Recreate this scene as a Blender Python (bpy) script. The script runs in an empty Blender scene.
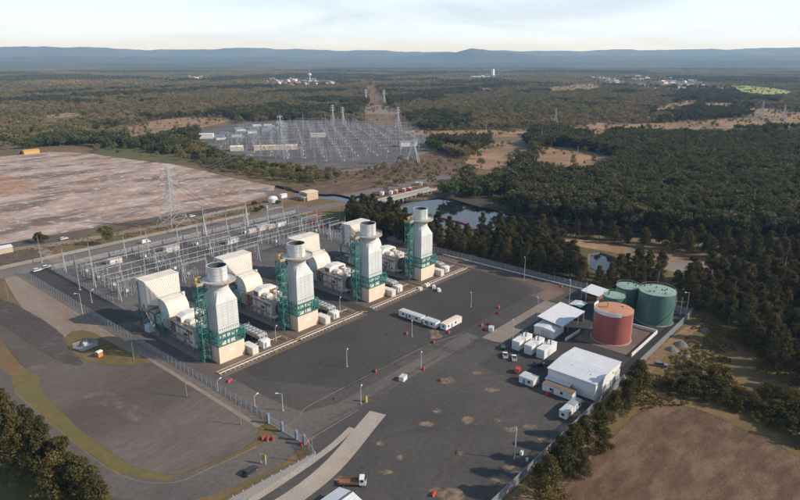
import bpy, bmesh, math, random
import numpy as np
from mathutils import Vector, Matrix
from mathutils.geometry import tessellate_polygon

SC = bpy.context.scene
COL = SC.collection
R = math.radians
random.seed(7)
RNG = np.random.default_rng(11)

# ------------------------------------------------------------------ camera
CAM_H, FPX, HOR = 112.0, 610.0, 60.0          # drone height (m), focal length in photo pixels, horizon row
PITCH = math.atan((250 - HOR) / FPX)
CX, CY = -114.11, -190.96                     # drone above the plant grid (x along the stack row, y towards the switchyard)
cam_d = bpy.data.cameras.new('camera'); cam = bpy.data.objects.new('camera', cam_d); COL.objects.link(cam)
cam.location = (CX, CY, CAM_H); cam.rotation_euler = (math.pi/2 - PITCH, 0, R(-49))
cam_d.sensor_width = 36; cam_d.lens = FPX / 800 * 36; cam_d.clip_start = 1; cam_d.clip_end = 90000
SC.camera = cam
_c, _s = math.cos(R(49)), math.sin(R(49))
def G(px, py, z=0.0):
    """survey helper: the ground point (plant grid) seen at a photo pixel"""
    u = (px-400)/FPX; v = (250-py)/FPX
    dy = math.cos(PITCH)+v*math.sin(PITCH); dz = -math.sin(PITCH)+v*math.cos(PITCH)
    t = (z-CAM_H)/dz
    X, Y = u*t, dy*t
    return (CX + X*_c + Y*_s, CY - X*_s + Y*_c)
def GP(pts): return [G(*p) for p in pts]

# ------------------------------------------------------------------ sky, sun, exposure
SUN_EL = 31.0
SUN_V = Vector((0.507, -0.861))                # horizontal direction towards the sun
W = bpy.data.worlds.new('World'); SC.world = W; W.use_nodes = True
nt = W.node_tree; nt.nodes.clear()
def wn(t, **k):
    n = nt.nodes.new(t)
    for a, b in k.items(): setattr(n, a, b)
    return n
sky = wn('ShaderNodeTexSky', sky_type='NISHITA', sun_disc=False)
sky.sun_elevation = R(SUN_EL); sky.sun_rotation = math.atan2(SUN_V.x, SUN_V.y)
sky.air_density = 1.0; sky.dust_density = 0.6; sky.ozone_density = 2.0; sky.altitude = 100
tc = wn('ShaderNodeTexCoord'); sep = wn('ShaderNodeSeparateXYZ'); nt.links.new(tc.outputs['Generated'], sep.inputs[0])
add = wn('ShaderNodeMath', operation='ADD'); add.inputs[1].default_value = 0.10
mx = wn('ShaderNodeMath', operation='MAXIMUM'); mx.inputs[1].default_value = 0.0
nt.links.new(sep.outputs['Z'], mx.inputs[0]); nt.links.new(mx.outputs[0], add.inputs[0])
dv = wn('ShaderNodeVectorMath', operation='DIVIDE'); nt.links.new(tc.outputs['Generated'], dv.inputs[0])
cmb = wn('ShaderNodeCombineXYZ')
for i in range(3): nt.links.new(add.outputs[0], cmb.inputs[i])
nt.links.new(cmb.outputs[0], dv.inputs[1])
nz = wn('ShaderNodeTexNoise'); nz.inputs['Scale'].default_value = 0.55; nz.inputs['Detail'].default_value = 7; nz.inputs['Roughness'].default_value = 0.55; nz.inputs['Distortion'].default_value = 0.4
nt.links.new(dv.outputs[0], nz.inputs['Vector'])
rp = wn('ShaderNodeValToRGB'); rp.color_ramp.elements[0].position = 0.36; rp.color_ramp.elements[0].color = (.065,.065,.065,1)
rp.color_ramp.elements[1].position = 0.62; rp.color_ramp.elements[1].color = (.15,.15,.15,1)
nt.links.new(nz.outputs['Fac'], rp.inputs[0])
# thin veil of high cloud: longer path, so denser, towards the horizon
dk = wn('ShaderNodeMath', operation='DIVIDE'); nt.links.new(rp.outputs[0], dk.inputs[0]); add2 = wn('ShaderNodeMath', operation='ADD'); add2.inputs[1].default_value = 0.02; nt.links.new(mx.outputs[0], add2.inputs[0]); nt.links.new(add2.outputs[0], dk.inputs[1])
ng_ = wn('ShaderNodeMath', operation='MULTIPLY'); ng_.inputs[1].default_value = -1.0; nt.links.new(dk.outputs[0], ng_.inputs[0])
ex = wn('ShaderNodeMath', operation='EXPONENT'); nt.links.new(ng_.outputs[0], ex.inputs[0])
iv = wn('ShaderNodeMath', operation='SUBTRACT'); iv.inputs[0].default_value = 1.0; nt.links.new(ex.outputs[0], iv.inputs[1])
mixc = wn('ShaderNodeMix', data_type='RGBA'); nt.links.new(iv.outputs[0], mixc.inputs[0]); nt.links.new(sky.outputs[0], mixc.inputs[6])
mixc.inputs[7].default_value = (10.9, 12.9, 15.7, 1)   # sunlit veil
bg = wn('ShaderNodeBackground'); bg.inputs['Strength'].default_value = 0.10
nt.links.new(mixc.outputs[2], bg.inputs['Color'])
wo = wn('ShaderNodeOutputWorld'); nt.links.new(bg.outputs[0], wo.inputs['Surface'])
sun_d = bpy.data.lights.new('sun', 'SUN'); sun_d.energy = 4.9; sun_d.angle = R(0.6); sun_d.color = (1.0, 0.89, 0.75)
sun = bpy.data.objects.new('sun', sun_d); COL.objects.link(sun); sun.location = (0, 0, 400)
sv = Vector((SUN_V.x*math.cos(R(SUN_EL)), SUN_V.y*math.cos(R(SUN_EL)), math.sin(R(SUN_EL))))
sun.rotation_euler = sv.to_track_quat('Z', 'Y').to_euler()
SC.view_settings.view_transform = 'Standard'; SC.view_settings.look = 'None'; SC.view_settings.exposure = 0.0; SC.view_settings.gamma = 1
SC.view_settings.use_curve_mapping = False
SC.cycles.use_denoising = True
SC.cycles.max_bounces = 6; SC.cycles.diffuse_bounces = 2; SC.cycles.glossy_bounces = 2; SC.cycles.transmission_bounces = 2
SC.cycles.transparent_max_bounces = 12; SC.cycles.volume_bounces = 1
SC.cycles.use_adaptive_sampling = True; SC.cycles.adaptive_threshold = 0.02

# ------------------------------------------------------------------ materials
MATS = {}
def mat(name, col, col2=None, scale=1.0, rough=0.75, metal=0.0, bump=0.0, detail=4, col3=None, coords='obj', stretch=None, lo=.35, hi=.65, spec=0.3, rot=0.0):
    """procedural paint / ground: noise between two or three tones"""
    if name in MATS: return MATS[name]
    m = bpy.data.materials.new(name); m.use_nodes = True; t = m.node_tree; b = t.nodes['Principled BSDF']
    b.inputs['Roughness'].default_value = rough; b.inputs['Metallic'].default_value = metal; b.inputs['Specular IOR Level'].default_value = spec
    col2 = col2 or tuple(c*0.82 for c in col)
    L = t.links.new
    if coords == 'obj':
        tcn = t.nodes.new('ShaderNodeTexCoord'); vec = tcn.outputs['Object']
    else:
        g = t.nodes.new('ShaderNodeNewGeometry'); vec = g.outputs['Position']
    if stretch or rot:
        mp = t.nodes.new('ShaderNodeMapping'); mp.inputs['Scale'].default_value = stretch or (1,1,1); mp.inputs['Rotation'].default_value = (0,0,rot)
        L(vec, mp.inputs['Vector']); vec = mp.outputs[0]
    n = t.nodes.new('ShaderNodeTexNoise'); n.inputs['Scale'].default_value = scale; n.inputs['Detail'].default_value = detail; n.inputs['Roughness'].default_value = 0.6
    L(vec, n.inputs['Vector'])
    r = t.nodes.new('ShaderNodeValToRGB'); e = r.color_ramp.elements
    e[0].position = lo; e[0].color = (*col, 1); e[1].position = hi; e[1].color = (*col2, 1)
    L(n.outputs['Fac'], r.inputs[0]); out = r.outputs[0]
    if col3:
        n2 = t.nodes.new('ShaderNodeTexNoise'); n2.inputs['Scale'].default_value = scale*0.31; n2.inputs['Detail'].default_value = 8; n2.inputs['Roughness'].default_value = .68
        mp2 = t.nodes.new('ShaderNodeMapping'); mp2.inputs['Location'].default_value = (37.1, 11.7, 3.3); L(vec, mp2.inputs['Vector']); L(mp2.outputs[0], n2.inputs['Vector'])
        r2 = t.nodes.new('ShaderNodeValToRGB'); r2.color_ramp.elements[0].position = .47; r2.color_ramp.elements[1].position = .62
        L(n2.outputs['Fac'], r2.inputs[0])
        x = t.nodes.new('ShaderNodeMix'); x.data_type = 'RGBA'; L(r2.outputs[0], x.inputs[0]); L(out, x.inputs[6]); x.inputs[7].default_value = (*col3, 1); out = x.outputs[2]
    # fine grain
    n3 = t.nodes.new('ShaderNodeTexNoise'); n3.inputs['Scale'].default_value = scale*14; n3.inputs['Detail'].default_value = 3; L(vec, n3.inputs['Vector'])
    r3 = t.nodes.new('ShaderNodeMapRange'); r3.inputs[1].default_value = .3; r3.inputs[2].default_value = .7; r3.inputs[3].default_value = .95 if coords == 'obj' else .84; r3.inputs[4].default_value = 1.04 if coords == 'obj' else 1.14; L(n3.outputs['Fac'], r3.inputs[0])
    mu = t.nodes.new('ShaderNodeMix'); mu.data_type = 'RGBA'; mu.blend_type = 'MULTIPLY'; mu.inputs[0].default_value = 1; L(out, mu.inputs[6]); L(r3.outputs[0], mu.inputs[7])
    L(mu.outputs[2], b.inputs['Base Color'])
    if bump:
        bp = t.nodes.new('ShaderNodeBump'); bp.inputs['Strength'].default_value = bump; bp.inputs['Distance'].default_value = .3; L(n3.outputs['Fac'], bp.inputs['Height']); L(bp.outputs[0], b.inputs['Normal'])
    MATS[name] = m
    return m
def ribbed(name, col, col2, axis='X', period=0.8, rough=.5):
    """profiled sheet: shallow ribs as relief plus dirt in noise"""
    m = mat(name, col, col2, scale=.35, rough=rough)
    t = m.node_tree; L = t.links.new; b = t.nodes['Principled BSDF']
    tcn = t.nodes.new('ShaderNodeTexCoord'); w = t.nodes.new('ShaderNodeTexWave'); w.wave_type = 'BANDS'; w.bands_direction = axis; w.inputs['Scale'].default_value = 0.314/period
    L(tcn.outputs['Object'], w.inputs['Vector']); bp = t.nodes.new('ShaderNodeBump'); bp.inputs['Strength'].default_value = .6; bp.inputs['Distance'].default_value = .08
    L(w.outputs['Fac'], bp.inputs['Height']); L(bp.outputs[0], b.inputs['Normal'])
    return m
def foliage(name, tones, dark=.55, trans=.25):
    if name in MATS: return MATS[name]
    m = bpy.data.materials.new(name); m.use_nodes = True; t = m.node_tree; t.nodes.clear(); L = t.links.new
    oi = t.nodes.new('ShaderNodeObjectInfo'); r = t.nodes.new('ShaderNodeValToRGB'); cr = r.color_ramp
    while len(cr.elements) < len(tones): cr.elements.new(.5)
    for i, c in enumerate(tones): cr.elements[i].position = i/(len(tones)-1); cr.elements[i].color = (*c, 1)
    L(oi.outputs['Random'], r.inputs[0])
    tcn = t.nodes.new('ShaderNodeTexCoord'); n = t.nodes.new('ShaderNodeTexNoise'); n.inputs['Scale'].default_value = .7; n.inputs['Detail'].default_value = 5; L(tcn.outputs['Object'], n.inputs['Vector'])
    mr = t.nodes.new('ShaderNodeMapRange'); mr.inputs[1].default_value = .3; mr.inputs[2].default_value = .7; mr.inputs[3].default_value = dark; mr.inputs[4].default_value = 1.45; L(n.outputs['Fac'], mr.inputs[0])
    mu = t.nodes.new('ShaderNodeMix'); mu.data_type = 'RGBA'; mu.blend_type = 'MULTIPLY'; mu.inputs[0].default_value = 1; L(r.outputs[0], mu.inputs[6]); L(mr.outputs[0], mu.inputs[7])
    d = t.nodes.new('ShaderNodeBsdfDiffuse'); L(mu.outputs[2], d.inputs[0]); tr = t.nodes.new('ShaderNodeBsdfTranslucent'); L(mu.outputs[2], tr.inputs[0])
    mx_ = t.nodes.new('ShaderNodeMixShader'); mx_.inputs[0].default_value = trans; L(d.outputs[0], mx_.inputs[1]); L(tr.outputs[0], mx_.inputs[2])
    o = t.nodes.new('ShaderNodeOutputMaterial'); L(mx_.outputs[0], o.inputs[0]); MATS[name] = m
    return m
def chainlink(name, col=(.42,.44,.46), cover=.40):
    if name in MATS: return MATS[name]
    m = bpy.data.materials.new(name); m.use_nodes = True; t = m.node_tree; t.nodes.clear(); L = t.links.new
    d = t.nodes.new('ShaderNodeBsdfDiffuse'); d.inputs[0].default_value = (*col, 1); tp = t.nodes.new('ShaderNodeBsdfTransparent')
    tcn = t.nodes.new('ShaderNodeTexCoord'); n = t.nodes.new('ShaderNodeTexNoise'); n.inputs['Scale'].default_value = 2.5; L(tcn.outputs['Object'], n.inputs['Vector'])
    mr = t.nodes.new('ShaderNodeMapRange'); mr.inputs[3].default_value = cover-.04; mr.inputs[4].default_value = cover+.04; L(n.outputs['Fac'], mr.inputs[0])
    x = t.nodes.new('ShaderNodeMixShader'); L(mr.outputs[0], x.inputs[0]); L(tp.outputs[0], x.inputs[1]); L(d.outputs[0], x.inputs[2])
    o = t.nodes.new('ShaderNodeOutputMaterial'); L(x.outputs[0], o.inputs[0]); MATS[name] = m
    return m

M_white = mat('white_panel', (.74,.74,.72), (.62,.62,.60), scale=.25, rough=.5)
M_stack = mat('stack_cladding', (.62,.63,.62), (.51,.53,.53), scale=.18, rough=.55)
M_cream = mat('cream_panel', (.74,.62,.49), (.68,.56,.44), scale=.2, rough=.6)
M_creamrib = ribbed('ivory_ribbed_sheet', (.75,.69,.61), (.66,.60,.52), 'X', 1.1)
M_ivory = mat('ivory_panel', (.75,.69,.61), (.65,.585,.51), scale=.3, rough=.6, stretch=(1,1,.35))
M_pale = mat('pale_enclosure', (.70,.66,.60), (.58,.53,.47), scale=.3, rough=.6)
M_whitesheet = ribbed('white_roof_sheet', (.64,.66,.69), (.57,.59,.62), 'Y', .9, rough=.45)
M_whitewall = ribbed('white_wall_sheet', (.74,.75,.76), (.68,.69,.70), 'X', .9, rough=.5)
M_grey = mat('galvanised', (.42,.44,.46), (.34,.36,.38), scale=.8, rough=.5, metal=.3)
M_lgrey = mat('light_steel', (.56,.58,.60), (.48,.50,.52), scale=.6, rough=.5, metal=.1)
M_dgrey = mat('dark_steel', (.10,.11,.12), (.07,.075,.08), scale=.6, rough=.5)
M_black = mat('dark_opening', (.012,.012,.014), (.02,.02,.022), scale=1, rough=.7)
M_teal = mat('teal_steel', (.045,.235,.215), (.032,.17,.155), scale=.7, rough=.5)
M_tan = mat('tan_grating', (.45,.36,.26), (.36,.28,.20), scale=.8, rough=.8)
M_yellow = mat('yellow_paint', (.52,.36,.06), (.42,.29,.06), scale=.8, rough=.5)
M_red = mat('red_plastic', (.48,.05,.045), (.36,.045,.04), scale=.8, rough=.5)
M_orange = mat('orange_paint', (.62,.24,.08), (.5,.2,.08), scale=.8, rough=.6)
M_greentank = mat('green_tank_wall', (.058,.140,.118), (.095,.180,.160), scale=.5, rough=.5, stretch=(1,1,.25), col3=(.15,.205,.205))
M_greenroof = mat('faded_green_roof', (.22,.34,.27), (.28,.40,.335), scale=.3, rough=.6)
M_redtank = mat('red_tank_wall', (.29,.082,.074), (.345,.112,.100), scale=.45, rough=.55, stretch=(1,1,.12), col3=(.25,.062,.056), lo=.3, hi=.7)
M_redroof = mat('rust_red_roof', (.52,.27,.165), (.42,.20,.12), scale=.4, rough=.7)
M_conc = mat('concrete', (.38,.36,.34), (.30,.285,.27), scale=.3, rough=.9)
M_glass = mat('window_glass', (.02,.025,.03), (.03,.035,.04), scale=1, rough=.1, spec=.6)
M_carwhite = mat('white_car_paint', (.78,.78,.78), (.74,.74,.74), scale=1, rough=.25, spec=.5)
M_cardark = mat('dark_car_paint', (.03,.035,.04), (.04,.045,.05), scale=1, rough=.2, spec=.5)
M_carsilver = mat('grey_car_paint', (.16,.17,.18), (.18,.19,.2), scale=1, rough=.25, spec=.5)
M_tyre = mat('tyre_rubber', (.02,.02,.02), (.03,.03,.03), scale=3, rough=.9)
M_wood = mat('weathered_pole', (.20,.26,.22), (.16,.20,.17), scale=1, rough=.85)
M_bark = mat('bark', (.12,.095,.075), (.19,.16,.135), scale=1.2, rough=.95)
M_bluegrey = mat('blue_grey_paint', (.20,.27,.36), (.16,.22,.30), scale=.4, rough=.6)
M_brick = mat('beige_wall', (.52,.42,.30), (.46,.37,.27), scale=.5, rough=.85)
M_link = chainlink('chain_link')
M_greenbin = mat('teal_bin_plastic', (.02,.12,.12), (.02,.09,.09), scale=1, rough=.5)
M_timber = mat('pale_timber', (.47,.42,.33), (.36,.32,.25), scale=.7, rough=.85)
M_rust = mat('rusty_brown', (.20,.10,.06), (.28,.15,.09), scale=.8, rough=.85)

# ------------------------------------------------------------------ mesh helpers
class MB:
    def __init__(s): s.v = []; s.f = []; s.m = []; s.mi = 0
    def _add(s, vs, fs):
        o = len(s.v); s.v += [tuple(v) for v in vs]; s.f += [tuple(o+i for i in f) for f in fs]; s.m += [s.mi]*len(fs); return s
    def box(s, x0, x1, y0, y1, z0, z1):
        v = [(x0,y0,z0),(x1,y0,z0),(x1,y1,z0),(x0,y1,z0),(x0,y0,z1),(x1,y0,z1),(x1,y1,z1),(x0,y1,z1)]
        return s._add(v, [(0,3,2,1),(4,5,6,7),(0,1,5,4),(1,2,6,5),(2,3,7,6),(3,0,4,7)])
    def hexa(s, bottom, top):
        n = len(bottom)
        return s._add(list(bottom)+list(top), [tuple(range(n))[::-1], tuple(range(n, 2*n))] + [(i,(i+1)%n,n+(i+1)%n,n+i) for i in range(n)])
    def bar(s, p, q, w=.2, h=None):
        p, q = Vector(p), Vector(q); d = q-p
        if d.length < 1e-6: return s
        d.normalize(); up = Vector((0,0,1)) if abs(d.z) < .95 else Vector((1,0,0))
        a = d.cross(up).normalized()*(w/2); b = a.cross(d).normalized()*((h or w)/2)
        c = [-a-b, a-b, a+b, -a+b]
        return s._add([p+k for k in c]+[q+k for k in c], [(0,1,2,3),(7,6,5,4)]+[(i,4+i,4+(i+1)%4,(i+1)%4) for i in range(4)])
    def cyl(s, p, q, r0, r1=None, n=12, caps=True):
        r1 = r0 if r1 is None else r1; p, q = Vector(p), Vector(q); d = (q-p).normalized(); up = Vector((0,0,1)) if abs(d.z) < .95 else Vector((1,0,0))
        a = d.cross(up).normalized(); b = d.cross(a)
        ring = lambda c, r: [c + a*(r*math.cos(2*math.pi*i/n)) + b*(r*math.sin(2*math.pi*i/n)) for i in range(n)]
        f = [(i,(i+1)%n,n+(i+1)%n,n+i) for i in range(n)]
        if caps: f += [tuple(range(n))[::-1], tuple(range(n,2*n))]
        return s._add(ring(p,r0)+ring(q,r1), f)
    def lathe(s, prof, cx=0, cy=0, n=32, closed=False):
        k = len(prof); v = []
        for r, z in prof: v += [(cx+r*math.cos(2*math.pi*i/n), cy+r*math.sin(2*math.pi*i/n), z) for i in range(n)]
        f = []
        for j in range(k if closed else k-1):
            j2 = (j+1) % k
            f += [(j*n+i, j*n+(i+1)%n, j2*n+(i+1)%n, j2*n+i) for i in range(n)]
        return s._add(v, f)
    def disc(s, r, z, cx=0, cy=0, n=32): return s._add([(cx+r*math.cos(2*math.pi*i/n), cy+r*math.sin(2*math.pi*i/n), z) for i in range(n)], [tuple(range(n))])
    def prism(s, prof, x0, x1, axis='x'):
        """closed profile [(u,z)] pushed along x (u=y) or y (u=x)"""
        n = len(prof)
        mk = (lambda t: [(t,u,z) for u,z in prof]) if axis == 'x' else (lambda t: [(u,t,z) for u,z in prof])
        return s._add(mk(x0)+mk(x1), [tuple(range(n))[::-1], tuple(range(n,2*n))]+[(i,(i+1)%n,n+(i+1)%n,n+i) for i in range(n)])
    def quad(s, *p): return s._add(p, [tuple(range(len(p)))])
    def mesh(s, name, mats, smooth=False):
        me = bpy.data.meshes.new(name); me.from_pydata(s.v, [], s.f); bm = bmesh.new(); bm.from_mesh(me); bmesh.ops.recalc_face_normals(bm, faces=bm.faces); bm.to_mesh(me); bm.free()
        for m in (mats if isinstance(mats, (list, tuple)) else [mats]): me.materials.append(m)
        if isinstance(mats, (list, tuple)): me.polygons.foreach_set('material_index', s.m)
        if smooth:
            me.polygons.foreach_set('use_smooth', [True]*len(me.polygons)); me.set_sharp_from_angle(angle=R(40))
        return me
    def build(s, name, mats, parent=None, loc=None, smooth=False):
        return obj(name, s.mesh(name, mats, smooth), parent, loc)
def obj(name, me, parent=None, loc=None, rz=0):
    o = bpy.data.objects.new(name, me); COL.objects.link(o)
    if parent: o.parent = parent
    if loc: o.location = loc
    if rz: o.rotation_euler.z = rz
    return o
def tag(o, label, cat=None, group=None, kind=None):
    if label: o['label'] = label
    if cat: o['category'] = cat
    if group: o['group'] = group
    if kind: o['kind'] = kind
    return o
def thing(name, label, cat, loc=(0,0,0), rz=0, group=None):
    o = bpy.data.objects.new(name, None); COL.objects.link(o); o.location = loc; o.rotation_euler.z = rz; o.empty_display_size = .5
    return tag(o, label, cat, group)
ORDW = 'first second third fourth fifth sixth seventh eighth ninth tenth eleventh twelfth thirteenth fourteenth fifteenth sixteenth seventeenth eighteenth nineteenth twentieth'.split()
for _a, _b in (('twenty','thirtieth'),('thirty','fortieth'),('forty','fiftieth'),('fifty','sixtieth'),('sixty','seventieth'),('seventy','eightieth'),('eighty','ninetieth')): ORDW += [_a + ' ' + w for w in ORDW[:9]] + [_b]
KIDS = {}
def dup(root, loc=None, rz=None, label=None, group=None, scale=None, parent=None):
    c = root.copy(); COL.objects.link(c)
    if parent: c.parent = parent
    if loc is not None: c.location = loc
    if rz is not None: c.rotation_euler.z = rz
    if scale is not None: c.scale = scale
    if label: c['label'] = label
    if group: c['group'] = group
    if root.name not in KIDS: KIDS[root.name] = [o for o in bpy.data.objects if o.parent is root]
    for ch in list(KIDS[root.name]): dup(ch, parent=c)
    return c
def P(name, m, parent, fn, smooth=False, label=None, loc=None):
    b = MB(); fn(b); o = b.build(name, m, parent, loc, smooth)
    if label: o['label'] = label
    return o

# ------------------------------------------------------------------ ground sheets
def smooth_poly(pts, it=2):
    for _ in range(it):
        n = len(pts); out = []
        for i in range(n):
            a, b = pts[i], pts[(i+1) % n]
            out += [(a[0]*.75+b[0]*.25, a[1]*.75+b[1]*.25), (a[0]*.25+b[0]*.75, a[1]*.25+b[1]*.75)]
        pts = out
    return pts
def ragged(pts, step, amp, seed=0):
    rg = random.Random(seed); out = []
    for i in range(len(pts)):
        a, b = Vector(pts[i]), Vector(pts[(i+1) % len(pts)]); d = b-a; n = max(1, int(d.length/step)); nrm = Vector((-d.y, d.x)).normalized() if d.length > 0 else Vector((0,0))
        for k in range(n):
            p = a + d*(k/n) + nrm*rg.uniform(-amp, amp); out.append((p.x, p.y))
    return out
def softmat(m, ns=.35):
    """the same ground with an edge that frays out into the ground below"""
    n = m.name+'_frayed%g' % ns
    if n in MATS: return MATS[n]
    c = m.copy(); c.name = n; t = c.node_tree; L = t.links.new; out = [k for k in t.nodes if k.type == 'OUTPUT_MATERIAL'][0]; b = t.nodes['Principled BSDF']
    at = t.nodes.new('ShaderNodeAttribute'); at.attribute_name = 'edge'; g = t.nodes.new('ShaderNodeNewGeometry'); nz = t.nodes.new('ShaderNodeTexNoise'); nz.inputs['Scale'].default_value = ns; nz.inputs['Detail'].default_value = 8; nz.inputs['Roughness'].default_value = .72
    L(g.outputs['Position'], nz.inputs['Vector']); ad = t.nodes.new('ShaderNodeMath'); ad.operation = 'ADD'; L(at.outputs['Fac'], ad.inputs[0]); L(nz.outputs['Fac'], ad.inputs[1])
    mr = t.nodes.new('ShaderNodeMapRange'); mr.interpolation_type = 'SMOOTHSTEP'; mr.inputs[1].default_value = .72; mr.inputs[2].default_value = 1.08; L(ad.outputs[0], mr.inputs[0])
    tp = t.nodes.new('ShaderNodeBsdfTransparent'); mx_ = t.nodes.new('ShaderNodeMixShader'); L(mr.outputs[0], mx_.inputs[0]); L(tp.outputs[0], mx_.inputs[1]); L(b.outputs[0], mx_.inputs[2]); L(mx_.outputs[0], out.inputs['Surface'])
    MATS[n] = c; return c
NPATCH = [0]
def patch(name, pts, level, m, it=0, rag=None, kind='structure', label=None, z=None, soft=0, core=1.0, ns=.35):
    if it: pts = smooth_poly(pts, it)
    if rag and not soft: pts = ragged(pts, *rag)
    NPATCH[0] += 1
    z = (.012*level if z is None else z) + NPATCH[0]*.00008
    k = len(pts); vs = [(x, y, z) for x, y in pts]; edge = [core]*k
    tris = [tuple(t) for t in tessellate_polygon([[Vector((x, y, 0)) for x, y in pts]])]
    if soft:
        area = sum(pts[i][0]*pts[(i+1)%k][1]-pts[(i+1)%k][0]*pts[i][1] for i in range(k)); sg = -1 if area > 0 else 1
        for i in range(k):
            a, c = Vector(pts[i-1]), Vector(pts[(i+1)%k]); d = (c-a).normalized(); vs.append((pts[i][0]-d.y*sg*soft, pts[i][1]+d.x*sg*soft, z)); edge.append(0.0)
        tris += [(i, (i+1)%k, k+(i+1)%k, k+i) for i in range(k)]; m = softmat(m, ns)
    me = bpy.data.meshes.new(name); me.from_pydata(vs, [], tris)
    bm = bmesh.new(); bm.from_mesh(me); bm.normal_update()
    for f in bm.faces:
        if f.normal.z < 0: f.normal_flip()
    bm.to_mesh(me); bm.free(); me.materials.append(m)
    if soft: me.attributes.new('edge','FLOAT','POINT').data.foreach_set('value', edge)
    o = obj(name, me); o['kind'] = kind
    if label: o['label'] = label
    return o
def rect(x0, x1, y0, y1): return [(x0,y0),(x1,y0),(x1,y1),(x0,y1)]
def strip(line, w):
    l, r = [], []
    for i, p in enumerate(line):
        a = Vector(line[max(0,i-1)]); b = Vector(line[min(len(line)-1,i+1)]); d = (b-a).normalized(); n = Vector((-d.y, d.x))*(w/2)
        l.append((p[0]+n.x, p[1]+n.y)); r.append((p[0]-n.x, p[1]-n.y))
    return l + r[::-1]
def spline(pts, n=8):
    out = []
    for i in range(len(pts)-1):
        p0, p1, p2, p3 = (Vector(pts[max(0,i-1)]), Vector(pts[i]), Vector(pts[i+1]), Vector(pts[min(len(pts)-1,i+2)]))
        for k in range(n):
            t = k/n; q = .5*((2*p1)+(p2-p0)*t+(2*p0-5*p1+4*p2-p3)*t*t+(3*p1-p0-3*p2+p3)*t**3); out.append((q.x,q.y))
    out.append(tuple(pts[-1])); return out

# ================================================================== GROUND, WATER, ROADS
W_ = 'pos'
MG_forest = mat('forest_floor', (0.138,0.101,0.052), (0.183,0.127,0.068), scale=.02, rough=.95, coords=W_, col3=(0.092,0.082,0.033), detail=9)
MG_dry = mat('dry_grass', (0.215,0.123,0.059), (0.150,0.100,0.051), scale=.06, rough=.95, coords=W_, col3=(0.114,0.096,0.040), detail=8)
MG_ash = mat('ash_field', (0.542,0.420,0.366), (0.380,0.292,0.245), scale=.06, rough=.95, coords=W_, col3=(0.328,0.240,0.186), detail=10)
def slabs(m):
    """old slab outlines and smeared clay on the demolished station's pad"""
    t = m.node_tree; L = t.links.new; b = t.nodes['Principled BSDF']; src = b.inputs['Base Color'].links[0].from_socket; g = t.nodes.new('ShaderNodeNewGeometry')
    def noise(sc, lo, hi, st=(1,1,1), rot=0., loc=(0,0,0)):
        mp = t.nodes.new('ShaderNodeMapping'); mp.inputs['Scale'].default_value = st; mp.inputs['Rotation'].default_value = (0,0,rot); mp.inputs['Location'].default_value = loc; L(g.outputs['Position'], mp.inputs[0]); n = t.nodes.new('ShaderNodeTexNoise'); n.inputs['Scale'].default_value = sc; n.inputs['Detail'].default_value = 9; n.inputs['Roughness'].default_value = .7; L(mp.outputs[0], n.inputs[0])
        r = t.nodes.new('ShaderNodeMapRange'); r.inputs[1].default_value = lo; r.inputs[2].default_value = hi; L(n.outputs['Fac'], r.inputs[0]); return r.outputs[0]
    def mix(f, a, c):
        x = t.nodes.new('ShaderNodeMix'); x.data_type = 'RGBA'; L(f, x.inputs[0]); L(a, x.inputs[6]); x.inputs[7].default_value = (*c,1); return x.outputs[2]
    o = mix(noise(.022,.47,.60,(.6,1.5,1),R(30)), src, (.17,.125,.102)); o = mix(noise(.03,.58,.66,(.6,1.8,1),R(12),(9,4,0)), o, (.50,.27,.17)); o = mix(noise(.11,.54,.64,(1,1,1),0,(50,4,0)), o, (.60,.52,.47))
    bk = t.nodes.new('ShaderNodeTexBrick'); bk.inputs['Scale'].default_value = .035; bk.inputs['Mortar Size'].default_value = .035; bk.inputs['Mortar Smooth'].default_value = .6; bk.inputs['Color1'].default_value = (1,1,1,1); bk.inputs['Color2'].default_value = (.84,.84,.86,1); bk.inputs['Mortar'].default_value = (.66,.62,.60,1); L(g.outputs['Position'], bk.inputs['Vector'])
    mu = t.nodes.new('ShaderNodeMix'); mu.data_type = 'RGBA'; mu.blend_type = 'MULTIPLY'; L(noise(.03,.4,.6,(1,1,1),0,(3,80,0)), mu.inputs[0]); L(o, mu.inputs[6]); L(bk.outputs['Color'], mu.inputs[7]); L(mu.outputs[2], b.inputs['Base Color'])
slabs(MG_ash)
MG_ashorange = mat('orange_ash', (0.565,0.274,0.134), (0.474,0.276,0.171), scale=.05, rough=.95, coords=W_, col3=(0.457,0.341,0.271), detail=8)
MG_dark = mat('dark_cinder', (0.080,0.068,0.057), (0.119,0.095,0.076), scale=.05, rough=.95, coords=W_, col3=(0.153,0.113,0.085), detail=8)
MG_road = mat('road_asphalt', (0.122,0.106,0.099), (0.098,0.086,0.082), scale=.05, rough=.9, coords=W_, col3=(0.139,0.121,0.106), detail=7)
MG_mainroad = mat('old_road_asphalt', (0.187,0.160,0.153), (0.149,0.130,0.127), scale=.05, rough=.9, coords=W_, detail=7)
MG_yard = mat('yard_asphalt', (.060,.056,.054), (.074,.068,.064), scale=.045, rough=.85, coords=W_, col3=(.088,.079,.072), detail=8)
MG_yard2 = mat('dark_yard_asphalt', (.045,.042,.042), (.057,.053,.052), scale=.045, rough=.85, coords=W_, col3=(.066,.060,.057), detail=8)
MG_apron = mat('brown_gravel_apron', (0.159,0.112,0.088), (0.114,0.087,0.073), scale=.12, rough=.95, coords=W_, col3=(0.197,0.143,0.109), detail=8)
MG_switch = mat('switchyard_gravel', (.115,.108,.108), (.085,.080,.082), scale=.08, rough=.95, coords=W_, col3=(.16,.145,.135), detail=8)
MG_path = mat('pale_concrete_path', (0.396,0.336,0.282), (0.331,0.284,0.244), scale=.15, rough=.9, coords=W_, detail=7)
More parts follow.
